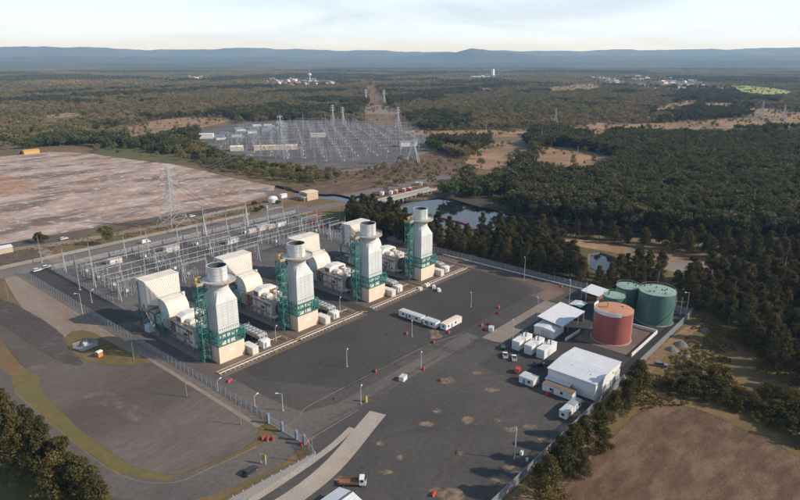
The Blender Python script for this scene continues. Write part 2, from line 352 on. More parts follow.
MG_pad = mat('brown_concrete_pad', (0.253,0.206,0.172), (0.210,0.173,0.149), scale=.08, rough=.9, coords=W_, detail=7, col3=(0.226,0.185,0.158))
MG_lot = mat('brown_gravel', (.112,.090,.080), (.086,.070,.063), scale=.045, rough=.95, coords=W_, stretch=(.45,1.4,1), rot=R(-8), col3=(.150,.124,.108), detail=10)
MG_lotdark = mat('dark_gravel', (0.077,0.066,0.063), (0.098,0.082,0.077), scale=.06, rough=.95, coords=W_, col3=(0.129,0.102,0.096), detail=8)
MG_yellow = mat('yellowing_grass', (0.176,0.137,0.048), (0.127,0.106,0.040), scale=.25, rough=.95, coords=W_, col3=(0.138,0.120,0.045), detail=8, bump=.3)
MG_green = mat('green_grass', (0.078,0.090,0.026), (0.106,0.100,0.031), scale=.12, rough=.95, coords=W_, col3=(0.127,0.104,0.046), detail=8)
MG_tan = mat('tan_earth', (0.355,0.221,0.122), (0.269,0.170,0.094), scale=.03, rough=.95, coords=W_, col3=(0.182,0.126,0.068), detail=9)
MG_redbrown = mat('ploughed_earth', (0.157,0.092,0.057), (0.092,0.055,0.035), scale=.35, rough=.95, coords=W_, stretch=(.55,1.3,1), rot=R(35), col3=(0.206,0.134,0.085), detail=10, bump=.8)
MG_scrub = mat('scrubby_grass', (0.166,0.119,0.047), (0.104,0.084,0.032), scale=.16, rough=.95, coords=W_, col3=(0.195,0.131,0.066), detail=9, bump=.4)
MG_pale = mat('pale_gravel_strip', (0.275,0.221,0.181), (0.221,0.180,0.147), scale=.1, rough=.95, coords=W_, stretch=(1,.3,1), col3=(0.208,0.154,0.113), detail=8)
MG_litter = mat('forest_litter', (.055,.045,.030), (.075,.060,.038), scale=.05, rough=.95, coords=W_, detail=8)
MG_lime = mat('bright_field', (.33,.36,.10), (.27,.31,.09), scale=.02, rough=.95, coords=W_)
MG_stain = mat('tan_stain', (0.295,0.221,0.153), (0.230,0.169,0.122), scale=.4, rough=.95, coords=W_, detail=7)
MG_water = mat('canal_water', (.010,.014,.018), (.012,.016,.020), scale=.2, rough=.04, coords=W_, spec=.5)
_t = MG_water.node_tree; _b = _t.nodes['Principled BSDF']; _n = _t.nodes.new('ShaderNodeTexNoise'); _n.inputs['Scale'].default_value = .8; _n.inputs['Detail'].default_value = 3
_g = _t.nodes.new('ShaderNodeNewGeometry'); _t.links.new(_g.outputs['Position'], _n.inputs['Vector']); _bp = _t.nodes.new('ShaderNodeBump'); _bp.inputs['Strength'].default_value = .06; _bp.inputs['Distance'].default_value = .1
_t.links.new(_n.outputs['Fac'], _bp.inputs['Height']); _t.links.new(_bp.outputs[0], _b.inputs['Normal'])

CANAL_PX = [(272,183.5),(300,189.5),(345,193),(385,199),(420,199),(440,197),(455,199),(480,206),(520,214),(560,220),(610,227),(680,233),(760,238),(850,243),(980,250),
            (980,263),(850,252.5),(760,246),(680,241),(610,236),(560,233),(520,231),(490,229.5),(450,227),(420,223),(400,215),(370,208),(340,201),(300,195),(274,187)]
CANAL = GP(CANAL_PX)
POND = GP([(588,254),(600,252),(615,257),(622,267),(612,275),(596,272),(588,263)])
def pip(pts, poly):
    """numpy points in polygon"""
    x, y = pts[:,0], pts[:,1]; r = np.zeros(len(pts), bool); n = len(poly)
    for i in range(n):
        x0, y0 = poly[i]; x1, y1 = poly[(i+1) % n]
        c = ((y0 > y) != (y1 > y)); 
        with np.errstate(divide='ignore', invalid='ignore'): xi = (x1-x0)*(y-y0)/(y1-y0)+x0
        r ^= c & (x < xi)
    return r
def make_ground():
    from mathutils.geometry import delaunay_2d_cdt
    B = 25000; gv = []
    for r in (400, 1500, 6000):
        gv += [(r*math.cos(k*math.pi/8), r*math.sin(k*math.pi/8)) for k in range(16)]
    gv = [p for p in gv if not (pip(np.array([p]), CANAL)[0])]
    vs = [Vector(p) for p in gv+[(-B,-B),(B,-B),(B,B),(-B,B)]+CANAL+POND]; o = len(gv); n = len(CANAL)
    e = [(o+i, o+(i+1)%4) for i in range(4)] + [(o+4+i, o+4+(i+1)%n) for i in range(n)] + [(o+4+n+i, o+4+n+(i+1)%len(POND)) for i in range(len(POND))]
    ov, oe, of, *_ = delaunay_2d_cdt(vs, e, [], 1, 1e-4)
    cen = np.array([[sum(ov[i].x for i in f)/len(f), sum(ov[i].y for i in f)/len(f)] for f in of]); hole = pip(cen, CANAL) | pip(cen, POND)
    fs = [tuple(f) if (ov[f[1]]-ov[f[0]]).cross(ov[f[2]]-ov[f[0]]) > 0 else tuple(f)[::-1] for f, h in zip(of, hole) if not h]
    me = bpy.data.meshes.new('ground'); me.from_pydata([(v.x, v.y, 0) for v in ov], [], fs); me.materials.append(MG_forest)
    obj('ground', me)['kind'] = 'structure'
    for nm, poly in (('canal_bank', CANAL), ('pond_bank', POND)):
        b = MB(); k = len(poly); area = sum(poly[i][0]*poly[(i+1)%k][1]-poly[(i+1)%k][0]*poly[i][1] for i in range(k)); sg = 1 if area > 0 else -1; inn = []
        for i in range(k):
            a, c = Vector(poly[i-1]), Vector(poly[(i+1)%k]); d = (c-a).normalized(); q = Vector(poly[i]) + Vector((-d.y, d.x))*sg*2.2; inn.append(q)
        for i in range(k):
            j = (i+1)%k; b.quad((*poly[i],0),(*poly[j],0),(*inn[j],-1.8),(*inn[i],-1.8))
        b.build(nm, MG_dark)['kind'] = 'structure'
make_ground()
patch('canal_water', CANAL, 0, MG_water, z=-1.0); patch('pond_water', POND, 0, MG_water, z=-.9)

# dry grass flats round the plant and the old ash pad
patch('dry_grass', GP([(-260,175),(0,151),(90,148),(165,159),(215,172),(268,184),(300,196),(345,203),(372,211),(372,222),(340,228),(450,251),(560,285),(690,312),(715,322),(720,345),(780,380),(860,402),(960,600),(400,640),(-330,640)]), 1, MG_dry, rag=(20,2,1))
patch('ash_pad', GP([(-220,178),(0,157),(50,152),(95,154),(150,160),(200,171),(240,180),(272,186),(270,195),(230,205),(150,217),(60,233),(0,244),(-120,262)]), 2, MG_ash, rag=(7,2.2,2), soft=5)
patch('orange_ash_patch', GP([(-60,180),(0,175),(22,178),(44,185),(20,187),(34,191),(0,197),(-50,205)]), 3, MG_ashorange, it=1, soft=12, core=.36, ns=.07)
patch('orange_ash_patch', GP([(78,182),(92,179),(104,182),(92,186),(80,185)]), 3, MG_ashorange, it=1, rag=(5,2.5,4), soft=6, core=.36, ns=.1)
patch('orange_ash_patch', GP([(152,200),(162,198),(168,203),(158,206)]), 3, MG_ashorange, it=1, rag=(5,2,5), soft=6, core=.36, ns=.1)
patch('cinder_margin', GP([(-120,263),(0,245),(60,234),(150,218.5),(225,206.5),(225,210),(150,223.5),(108,231),(60,240),(40,258),(0,266),(-120,290)]), 3, MG_dark, rag=(6,1.6,6), soft=3, core=0.6)
patch('verge_grass', GP([(150,236),(165,233),(195,230),(205,233),(180,237),(158,240)]), 3, MG_yellow, it=1, rag=(5,2,8), soft=4, core=0.45)
# roads
patch('main_road', rect(-420, 196, 172, 187), 4, MG_mainroad)
patch('side_road', strip(spline([(190,179.5),G(300,211),G(330,205.5),G(344,203.5)]), 13), 5, MG_mainroad)
patch('side_road', strip(spline([G(262,214),G(276,204),G(285,196),G(270,192),G(245,190)]), 9), 6, MG_mainroad)
patch('gravel_track', strip(spline([G(-60,262),G(0,251),G(60,243.5),G(130,231.5),G(205,217),G(240,209),G(272,203)]), 7), 4, MG_pale, rag=(6,.5,9), soft=1.2)
patch('gravel_track', strip([G(38,247),G(58,262)], 5), 5, MG_pale, soft=1.2)
patch('road_verge_lawn', GP([(322,213),(338,208),(352,210),(356,220),(335,225),(322,219)]), 5, MG_green, it=1)
# inside the fence
patch('plant_yard', [(-12,67),(-12,-64),(-15.6,-73),(-75,-68.5),(-75,-122),(168.3,-122),(168.3,67)], 5, MG_yard)
patch('switchyard_gravel', rect(1, 178, 67, 167), 5, MG_switch)
patch('inner_road', rect(-12, 1, 67, 172), 6, MG_yard2)
patch('unit_yard', smooth_poly([(3,-50),(68,-50),(84,-53),(148,-54),(154,-46),(157,0),(157,60),(3,60)],1), 6, MG_yard2)
patch('plant_road', smooth_poly([(-12,-53),(-12,-62),(20,-62),(86,-62),(86,-55),(10,-54.5),(-1,-50),(-3,-40),(-3,66),(-10.5,66),(-10.5,-40)],0), 7, MG_road, rag=(9,.35,10))
patch('fence_lane', strip(spline([(142,-59),(156,-60),(161.5,-46),(162.5,0),(163,60)]), 9), 7, MG_apron, rag=(8,.5,11), soft=0.8)
for i, ua in enumerate((0,38.8,82.8,122.6)):
    patch('unit_apron', rect(ua-5, ua+33, -9.5, 8), 8, MG_apron, rag=(6,.5,20+i), soft=0.8)
    patch('unit_slab', rect(ua-4, ua+17, 8, 63), 9, MG_pad)
patch('concrete_pad', rect(86, 141, -72, -63), 8, MG_pad)
for k in range(1, 9): patch('pad_joint', rect(86+55/9*k-.05, 86+55/9*k+.05, -71.9, -63.1), 9, MG_yard)
patch('pale_path', strip(spline([G(378,413),G(372,420),G(362,432),G(343,455),G(322,476),G(290,500),G(240,530)]), 6.0), 8, MG_path)
patch('narrow_path', strip(spline([G(352,428),G(330,448),G(292,475),G(250,502)]), 2.2), 9, MG_path)
patch('sheds_apron', rect(64, 168, -121, -75), 7, MG_yard2)
rs = random.Random(5)
for (x, y, rx, ry) in [(447,381,9,3.4),(437,411,4,1.8),(468,420,8,4),(427,424,7,3),(497,421,4,1.5),(461,454,3,1.8),(492,390,7,2.5),(478,374,6,2),(452,495,14,7),(436,492,8,5),(512,430,9,3),(530,427,7,2.5),(385,473,7,2.5),(399,458,4,2),(380,444,3,2),(340,480,5,3),(512,470,10,4),(500,480,12,5),(434,332,5,3),(216,373,3,1.2),(545,440,9,3),(436,337,7,3)]:
    n = 11; pts = [G(x+rx*math.cos(2*math.pi*k/n)*rs.uniform(.55,1.15), y+ry*math.sin(2*math.pi*k/n)*rs.uniform(.5,1.15)) for k in range(n)]
    patch('tan_stain', pts, 10, MG_stain, it=1, rag=(1.2,.25,rs.randrange(999)), soft=1.6, core=0.42)
for i, (pts, w) in enumerate((([(396,400),(430,392),(470,378),(510,372)],1.0),([(402,404),(436,397),(474,384),(512,378)],1.0),([(380,440),(420,430),(470,428),(520,405)],1.6),([(430,488),(450,460),(470,430),(500,400)],1.4),([(440,492),(462,462),(482,434),(512,404)],1.4),([(300,395),(340,388),(380,370),(420,352)],1.2),([(390,352),(430,346),(460,352),(480,338)],2.5),([(420,300),(450,297),(480,305),(500,318)],1.5),([(330,420),(360,405),(400,380),(440,356)],1.2))):
    patch('tyre_mark', strip(spline(GP(pts)), w), 10, MG_road, soft=.8, core=.36, ns=.5)
# west lot, grass verges and access road
patch('pale_strip', [(-20,174),(-13,174),(-13,30),(-22,30),(-28,60),(-32,100),(-26,140)], 3, MG_pale, rag=(4,.6,30), soft=1)
patch('gravel_lot', GP([(-140,250),(0,297),(60,331),(64,350),(95,367),(142,365),(160,361),(215,393),(247,418),(258,428),(252,443),(213,461),(172,476),(136,468),(78,431),(41,392),(36,374),(20,362),(0,333),(-140,330)]), 3, MG_lot, it=1, soft=1.2)
patch('dark_lot_band', GP([(-80,268),(0,299),(58,331),(61,349),(88,366),(62,362),(35,345),(0,322),(-80,290)]), 4, MG_lotdark, it=1, rag=(4,.9,32), soft=3, core=0.45)
#,(110,370),(150,380),(150,400),(120,402),(95,390)]), 4, MG_lotdark, it=1, rag=(4,1.4,33), soft=3, core=0.45)
patch('lot_track', strip(spline([G(30,368),G(70,384),G(105,398),G(150,420),G(200,452)]), 6), 5, MG_pad, soft=4, core=.33, ns=.12)
patch('grass_island', GP([(66,333),(88,330),(112,345),(146,362),(138,364),(96,365),(70,350)]), 4, MG_scrub, it=1, rag=(3,.4,35), soft=1)
patch('grass_verge', GP([(12,378),(28,371),(38,378),(41,392),(79,431),(130,467),(172,477.5),(173,482),(117,473),(59,430),(15,392)]), 8, MG_yellow, soft=.5)
patch('access_road', strip(spline([G(-90,310),G(-30,364),G(0,387),G(40,420),G(80,453),G(120,479),G(160,491),G(200,484),G(235,471),G(268,456),(-14,-58.5),(-8,-58)]), 12), 6, MG_road, rag=(9,.2,37))
patch('fence_drain', rect(-16.5,-12.6,-46,172), 6, MG_pale, rag=(5,.2,38))
patch('tree_lawn', GP([(-60,395),(20,415),(70,455),(115,490),(120,560),(-120,560)]), 4, MG_green, it=1, rag=(3,.6,39), soft=2)
# east side outside the fence
patch('tan_scrub', [(-40,-124),(178,-124),(182,-126),(176,-150),(140,-165),(60,-230),(-40,-230)], 3, MG_scrub, rag=(5,1,40), soft=2)
patch('ploughed_field', GP([(652,408),(690,409),(740,432),(800,462),(940,540),(800,700),(480,640),(560,505),(610,450)]), 5, MG_redbrown, it=1, rag=(3,.8,41), soft=4)
patch('dirt_track', strip(spline([G(706,325),G(690,330),G(664,350),G(640,377),G(600,420),G(560,465),G(520,510)]), 4), 6, MG_tan, rag=(3,.5,42), soft=1.6, core=0.55)
patch('dirt_track', strip(spline([G(690,372),G(730,388),G(780,404),G(840,418)]), 9), 5, MG_redbrown, rag=(4,1,43), soft=1.6, core=0.55)
patch('canal_track', strip(spline([G(480,232),G(540,238),G(580,243),G(640,253),G(690,262),G(735,270),G(770,272)]), 12), 2, MG_tan, rag=(5,1.4,44), soft=4)
patch('canal_track_lot', GP([(668,262),(700,265),(735,272),(722,278),(690,276),(664,268)]), 3, MG_pad, rag=(4,.8,45), soft=3)
patch('forest_litter', GP([(432,190),(470,184),(500,176),(560,178),(620,168),(600,150),(620,142),(700,134),(800,134),(900,140),(980,150),(980,249),(850,242.6),(760,237.6),(680,232.6),(610,226.6),(560,219.6),(520,213.6),(480,205.6),(455,198.6),(440,196.6)]), 1, MG_litter, soft=5, ns=.1)
# far clearings, cut lines and fields
Z5 = dict(z=.06)
CLEAR = {}
def clearing(name, px, m, it=1, amp=4, **k):
    p = GP(px); CLEAR[len(CLEAR)] = p; patch(name, p, 0, m, it=it, soft=amp*4, core=.62 if m is MG_tan else 1, ns=.05, **(k or Z5))
clearing('switchyard_pad', [(197,139),(205,130),(245,123),(300,120),(400,124),(428,134),(426,152),(372,166),(330,168),(240,160),(212,148)], MG_switch, it=0, amp=1)
clearing('brown_flat', [(296,186),(330,172),(372,168),(430,155),(452,157),(470,165),(463,182),(428,190),(400,194),(345,193),(305,190)], MG_redbrown, z=.03)
clearing('cut_line', [(366,86),(374,85),(384,98),(392,110),(412,124),(400,126),(372,124),(366,114),(369,100)], MG_dry)
clearing('pale_cut', [(364,107),(380,105),(398,110),(396,115),(378,113),(364,114)], MG_pale)
clearing('cut_line', [(374,70),(377,70),(380,80),(379,84),(373,84),(374,76)], MG_dry)
clearing('tan_flat', [(395,131),(450,131),(500,130),(532,132),(528,136),(470,138),(430,137)], MG_tan)
clearing('tan_flat', [(464,160),(486,146),(508,141),(524,143),(534,150),(524,158),(508,167),(480,170)], MG_tan)
clearing('tan_flat', [(536,150),(556,146),(592,152),(616,158),(612,166),(572,174),(532,166)], MG_tan)
clearing('tan_flat', [(562,131),(584,126),(603,122),(612,127),(606,136),(596,141),(590,132)], MG_tan)
clearing('tan_flat', [(600,126),(660,123),(700,122),(748,117),(790,118),(880,126),(880,132),(780,126),(700,129),(640,131)], MG_tan)
clearing('tan_flat', [(655,110),(672,104),(694,100),(700,102),(684,107),(660,112)], MG_tan)
clearing('tan_flat', [(704,103),(734,103),(734,106),(706,106)], MG_tan)
clearing('tan_flat', [(742,108),(770,109),(800,112),(860,118),(800,119),(766,116)], MG_tan)
clearing('lime_field', [(728,86),(748,85.5),(770,88),(796,92),(770,95),(742,92)], MG_lime)
clearing('tan_flat', [(545,88),(575,85),(602,83.5),(602,87.5),(582,90),(552,91)], MG_tan)
clearing('tan_flat', [(122,130),(150,121),(190,117),(236,118),(205,127),(160,134),(134,139)], MG_tan)
clearing('tan_flat', [(40,116),(78,112),(80,116),(50,119)], MG_tan)
clearing('tan_flat', [(480,89),(490,87),(494,90),(484,91)], MG_tan)
clearing('road_cut', [(134,103),(146,92),(148,92),(147,104),(142,107)], MG_mainroad)
clearing('green_flat', [(92,152),(115,147),(160,153),(205,160),(200,164),(150,160)], MG_green)
clearing('grass_track', [(205,160),(240,165),(300,183),(295,186),(250,178),(214,170)], MG_scrub)
patch('far_road', strip(spline([G(512,143),G(532,150),G(536,155),G(524,163),G(505,170)]), 9), 0, MG_mainroad, z=.08)
patch('far_road', strip(spline([G(198,153),G(240,147),G(300,138),G(330,133)]), 8), 0, MG_mainroad, z=.08)
patch('far_road', strip(spline([G(330,172),G(372,168),G(400,160),G(432,150)]), 8), 0, MG_mainroad, z=.08)
patch('bridge_approach', strip(spline([G(345,196),G(390,188),G(430,180),G(452,175)]), 14), 0, MG_mainroad, z=.09)
# ================================================================== THE FOUR GAS TURBINE UNITS
UA = (0, 38.8, 82.8, 122.6)
ORD = ('leftmost', 'second from the left', 'third from the left', 'rightmost')
def make_stack():
    t = thing('exhaust_stack', '', 'chimney')
    base = P('base_housing', M_cream, t, lambda b: (b.box(0,11.5,0,.25,.15,7), b.box(0,.25,.26,11,.15,7), b.box(11.25,11.5,.26,11,.15,7), b.box(.26,11.24,10.75,11,.15,7), b.box(.26,11.24,.26,10.74,6.3,6.5)))
    pl = P('nameplate', M_white, base, lambda b: b.box(4.3,7.2,-.06,-.005,3.6,4.7))
    P('plinth', M_conc, t, lambda b: b.box(-.3,11.8,-.3,11.3,0,.14))
    def fr(b):
        for x in (-.2, 3.7, 7.8, 11.7):
            for y in (-.2, 11.2):
                b.bar((x,y,.2 if x in (-.2,11.7) and y > 0 else 7.05),(x,y,12.4),.4)
        for y in (3.6, 7.4):
            for x in (-.2, 11.7): b.bar((x,y,7.05),(x,y,12.4),.35)
        for z in (7.3, 9.9, 12.3):
            for y in (-.2,11.2): b.bar((-.4,y,z),(11.9,y,z),.32,.4)
            for x in (-.2,11.7): b.bar((x,-.4,z+.01),(x,11.4,z+.01),.32,.4)
        for y in (-.2,11.2):
            for x0, x1 in ((-.2,3.7),(7.8,11.7)):
                b.bar((x0,y+.02,7.3),(x1,y+.02,9.9),.22); b.bar((x1,y+.02,9.9),(x0,y+.02,12.3),.22)
        for x in (-.2,11.7):
            for y0,y1 in ((-.2,3.6),(7.4,11.2)): b.bar((x+.02,y0,7.3),(x+.02,y1,9.9),.22); b.bar((x+.02,y1,9.9),(x+.02,y0,12.3),.22)
    P('support_frame', M_teal, t, fr)
    def walk(b):
        b.box(-1.0,12.5,-1.0,-.45,9.96,10.06); b.box(-1.0,-.45,-.44,11.4,9.96,10.06); b.box(11.95,12.5,-.44,11.4,9.96,10.06)
        for z in (10.6, 11.15):
            b.bar((-1,-1,z),(12.5,-1,z),.08); b.bar((-1,-1,z),(-1,11.4,z),.08); b.bar((12.5,-1,z),(12.5,11.4,z),.08)
        for k in range(9): b.bar((-1+13.5*k/8,-1,10.05),(-1+13.5*k/8,-1,11.15),.08)
    P('walkway', M_teal, t, walk)
    P('exhaust_throat', M_white, t, lambda b: b.hexa([(2.2,2,6.5),(9.3,2,6.5),(9.3,9,6.5),(2.2,9,6.5)],[(1.6,1.4,11.2),(10,1.4,11.2),(10,9.8,11.2),(1.6,9.8,11.2)]))
    x0, x1, y0, y1 = 1.15, 10.45, 1.0, 10.2
    sh = P('shaft', M_stack, t, lambda b: b.box(x0,x1,y0,y1,11.21,24))
    rib = MB(); d = .15; z0, z1 = -.06, .06
    rib.box(x0-d,x1+d,y0-d,y0-.004,z0,z1); rib.box(x0-d,x1+d,y1+.004,y1+d,z0,z1); rib.box(x0-d,x0-.004,y0,y1,z0,z1); rib.box(x1+.004,x1+d,y0,y1,z0,z1)
    rm = rib.mesh('stiffener', M_stack)
    for k in range(11): obj('stiffener', rm, sh, (0,0,12.9+k*1.08))
    seam = MB()
    for k in range(1,4):
        xx = x0+(x1-x0)*k/4; seam.box(xx-.05,xx+.05,y0-.07,y0-.002,14.4,23.9); yy = y0+(y1-y0)*k/4; seam.box(x0-.07,x0-.002,yy-.05,yy+.05,14.4,23.9)
    seam.build('panel_seam', M_lgrey, sh)
    vm = MB().box(-.11,.11,-.16,-.01,-.34,.34).mesh('vent_slot', M_grey)
    for k in range(9): obj('vent_slot', vm, sh, (x0+.7+k*.99,y0,13.42))
    # square to round
    n = 32; cx, cy, r = 5.8, 5.6, 3.75; sq = []; ci = []
    for i in range(n):
        a = 2*math.pi*i/n; c, s = math.cos(a), math.sin(a); k = 1/max(abs(c), abs(s)); sq.append((cx+c*k*4.65, cy+s*k*4.6, 24.01)); ci.append((cx+r*c, cy+r*s, 28.4))
    P('transition_hood', M_stack, t, lambda b: b._add(sq+ci, [(i,(i+1)%n,n+(i+1)%n,n+i) for i in range(n)]), smooth=False)
    ch = P('chimney', M_stack, t, lambda b: b.lathe([(r,28.0),(r,37.4),(r+.12,37.42),(r+.12,37.7),(r-.22,37.7),(r-.22,29.0)], cx, cy, 40), smooth=True)
    P('flue_lining', M_dgrey, ch, lambda b: (b.lathe([(r-.23,37.6),(r-.23,30)], cx, cy, 40), b.disc(r-.23,30,cx,cy,40)), smooth=True)
    for z in (30.2, 34.6, 36.2): P('hoop', M_lgrey, ch, lambda b: b.lathe([(r+.005,z-.08),(r+.09,z-.08),(r+.09,z+.08),(r+.005,z+.08)], cx, cy, 40))
    ga = P('gallery_deck', M_lgrey, t, lambda b: b.lathe([(r+.1,31.9),(6.75,31.9),(6.75,32.06),(r+.1,32.06)], cx, cy, 40, closed=True))
    P('toe_board', M_tan, ga, lambda b: b.lathe([(6.77,31.75),(6.83,31.75),(6.83,32.42),(6.77,32.42)], cx, cy, 40, closed=True))
    def rail(b):
        for i in range(24):
            a = 2*math.pi*i/24; b.bar((cx+6.7*math.cos(a),cy+6.7*math.sin(a),32.06),(cx+6.7*math.cos(a),cy+6.7*math.sin(a),33.2),.07)
        for z in (32.7,33.2): b.lathe([(6.67,z-.035),(6.73,z-.035),(6.73,z+.035),(6.67,z+.035)], cx, cy, 40, closed=True)
    P('handrail', M_tan, ga, rail)
    brm = MB().bar((r,0,30.2),(6.5,0,31.85),.16).mesh('bracket', M_lgrey)
    for i in range(12): obj('bracket', brm, ga, (cx,cy,0), 2*math.pi*(i+.5)/12)
    # stair tower
    X0, X1, Y0, Y1, T = -3.7, -.6, 4.7, 8.1, 31.6
    def tw(b):
        for x in (X0,X1):
            for y in (Y0,Y1): b.bar((x,y,0),(x,y,T+.6),.26)
        lv = [3.1*k for k in range(1,11)]
        for z in lv:
            b.bar((X0,Y0,z),(X1,Y0,z),.2); b.bar((X0,Y1,z),(X1,Y1,z),.2); b.bar((X0,Y0,z),(X0,Y1,z),.2); b.bar((X1,Y0,z),(X1,Y1,z),.2)
            b.bar((X0,Y0,z+1.05),(X1,Y0,z+1.05),.1); b.bar((X0,Y0,z+1.05),(X0,Y1,z+1.05),.1); b.bar((X0,Y0,z+.55),(X1,Y0,z+.55),.08); b.bar((X0,Y0,z+.55),(X0,Y1,z+.55),.08)
        for k in range(10):
            z = 3.1*k; s = k % 2
            b.bar((X0,Y1 if s else Y0,z),(X0,Y0 if s else Y1,z+3.1),.14); b.bar((X0 if s else X1,Y0,z),(X1 if s else X0,Y0,z+3.1),.14)
            b.bar((X0 if s else X1,Y1,z),(X1 if s else X0,Y1,z+3.1),.14)
        for k in range(1,10): b.bar((X1,Y1,3.1*k),(x0+.1,Y1,3.1*k),.2)
    st = P('stair_tower', M_teal, t, tw)
    for k in range(1,11):
        P('landing', M_tan if k % 3 else M_rust, st, lambda b: b.box(X0+.15,X1-.15,(Y0+.15) if k % 2 else (Y1-1.25),(Y0+1.25) if k % 2 else (Y1-.15),3.1*k+.11,3.1*k+.22))
        def fl(b):
            ya, yb = (Y1-.9, Y0+.9) if k % 2 else (Y0+.9, Y1-.9); xx = X0+.75 if k % 2 else X1-.75
            b.bar((xx-.4,ya,3.1*(k-1)+.2),(xx-.4,yb,3.1*k+.1),.1,.28); b.bar((xx+.4,ya,3.1*(k-1)+.2),(xx+.4,yb,3.1*k+.1),.1,.28)
            for j in range(1,10): q = j/10; b.box(xx-.35,xx+.35,ya+(yb-ya)*q-.12,ya+(yb-ya)*q+.12,3.1*(k-1+q)+.12,3.1*(k-1+q)+.16)
        P('stair_flight', M_teal, st, fl)
    P('top_platform', M_tan, st, lambda b: (b.box(X0-.3,x0+1.2,Y0-.3,Y1+.3,31.7,31.86), b.box(X0-.3,X0-.24,Y0-.3,Y1+.3,31.87,32.9), b.box(X0-.23,-.9,Y0-.3,Y0-.24,31.87,32.9)))
    P('davit_crane', M_yellow, st, lambda b: (b.bar((-2.9,6.6,31.87),(-2.9,6.6,34.6),.3), b.bar((-3.1,6.6,34.5),(-1.2,5.6,34.9),.28), b.box(-3.5,-2.4,6.1,7.1,33.7,34.4)))
    P('ladder', M_tan, t, lambda b: (b.bar((cx-.9,cy-r-.25,32.1),(cx-.9,cy-r-.25,37.6),.08), b.bar((cx-.4,cy-r-.25,32.1),(cx-.4,cy-r-.25,37.6),.08), [b.bar((cx-.9,cy-r-.25,32.4+.5*j),(cx-.4,cy-r-.25,32.4+.5*j),.06) for j in range(11)]))
    return t
def make_turbine():
    t = thing('turbine_hall', '', 'turbine building')
    P('plinth', M_conc, t, lambda b: b.box(.6,13.4,18.9,38.6,.02,.5))
    w = P('wall', M_pale, t, lambda b: b.box(1,13,19.5,33.6,.51,7.4))
    P('roof', M_pale, t, lambda b: (b.box(.75,13.25,19.25,33.85,7.41,7.65), b.box(.75,13.25,19.25,19.45,7.66,8.0), b.box(.75,.95,19.46,33.85,7.66,8.0)))
    for k in range(4): P('vent_window', M_dgrey, w, lambda b: b.box(.9,.995,20.6+k*1.25,21.2+k*1.25,5.4,6.5))
    P('door', M_bluegrey, w, lambda b: b.box(.88,.995,25.6,26.8,.6,2.9)); P('vent_window', M_dgrey, w, lambda b: b.box(.9,.995,21.2,22.1,1.6,2.5))
    P('louvre', M_dgrey, w, lambda b: [b.box(.82,.995,24.4,26.6,3.8+.3*j,3.98+.3*j) for j in range(4)])
    for k in range(5): P('wall_rib', M_white, w, lambda b: b.box(.9,.996,27.4+k*1.4,27.55+k*1.4,.6,7.3))
    P('walkway', M_tan, t, lambda b: (b.box(-.6,.88,23.2,33.4,3.2,3.32), b.bar((-.5,23.3,.5),(-.5,23.3,3.2),.14), b.bar((-.5,28,.5),(-.5,28,3.2),.14), b.bar((-.5,33.2,.5),(-.5,33.2,3.2),.14), b.bar((-.55,23.2,4.3),(-.55,33.4,4.3),.08), b.bar((-.55,23.2,3.8),(-.55,33.4,3.8),.07)))
    # roof plant
    h = P('ventilation_hood', M_white, t, lambda b: b.prism([(1.4,7.66),(12.6,7.66),(12.6,10.2),(11.2,11.0),(8,11.6),(4,11.6),(1.4,10.6)], 29.0, 33.2, 'y'))
    P('hood_opening', M_rust, h, lambda b: b.box(1.3,1.39,29.6,32.6,8.3,10.3)); P('hood_opening', M_rust, h, lambda b: b.box(7.6,11.4,28.88,28.99,8.6,10.0))
    P('roof_fan_housing', M_white, t, lambda b: b.prism([(3,7.66),(6.4,7.66),(6.4,9.2),(5.6,9.9),(3.8,9.9),(3,9.2)], 25, 28.2, 'y'))
    P('roof_fan_housing', M_white, t, lambda b: b.cyl((9.4,26.6,7.66),(9.4,26.6,9.6),1.3,n=16))
    P('roof_hatch', M_white, t, lambda b: b.box(8.2,12.2,20.4,23.6,7.66,8.5))
    P('roof_hatch', M_lgrey, t, lambda b: b.box(2.2,4.6,20.6,22.8,7.66,8.2))
    for k, (a0,b0,a1,b1) in enumerate([(1.4,24.2,12.6,24.2),(1.4,28.6,12.6,28.6),(7,19.8,7,28.5),(1.6,20,1.6,28.5),(12.5,20,12.5,28.5)]): P('roof_beam', M_tan, t, lambda b: b.bar((a0,b0,8.35+.03*k),(a1,b1,8.35+.03*k),.35,.3))
    def rr(b):
        for (a0,b0,a1,b1) in ((.9,19.4,13.1,19.4),(.9,19.4,.9,28.8),(13.1,19.4,13.1,28.8)):
            for z in (8.5,9.0): b.bar((a0,b0,z),(a1,b1,z),.07)
            for j in range(7): b.bar((a0+(a1-a0)*j/6,b0+(b1-b0)*j/6,7.7),(a0+(a1-a0)*j/6,b0+(b1-b0)*j/6,9.0),.07)
    P('handrail', M_tan, t, rr)
    P('roof_pipe', M_tan, t, lambda b: (b.cyl((2.6,23.4,8.1),(11.8,24.9,8.9),.28,n=8), b.cyl((5,20.4,8.4),(6.2,24,8.4),.22,n=8), b.cyl((10.2,24.6,8.8),(7.2,28.8,8.8),.22,n=8)))
    for k,(x,y,w_,d_,h_) in enumerate(((5.2,20.6,1.4,1.2,1.6),(11.2,25.2,1.5,2.2,1.3),(2.0,26.2,1.0,1.8,1.1),(6.6,21.9,1.1,1.1,.9),(9.2,28.0,1.6,.9,1.2))): P('roof_box', (M_white,M_lgrey,M_tan,M_white,M_pale)[k], t, lambda b: b.box(x-w_/2,x+w_/2,y-d_/2,y+d_/2,7.66,7.66+h_))
    P('cable_tray', M_rust, t, lambda b: (b.bar((.6,19.6,6.9),(.6,34,6.9),.35,.2), b.bar((.6,34,6.9),(.6,38.4,5.2),.35,.2)))
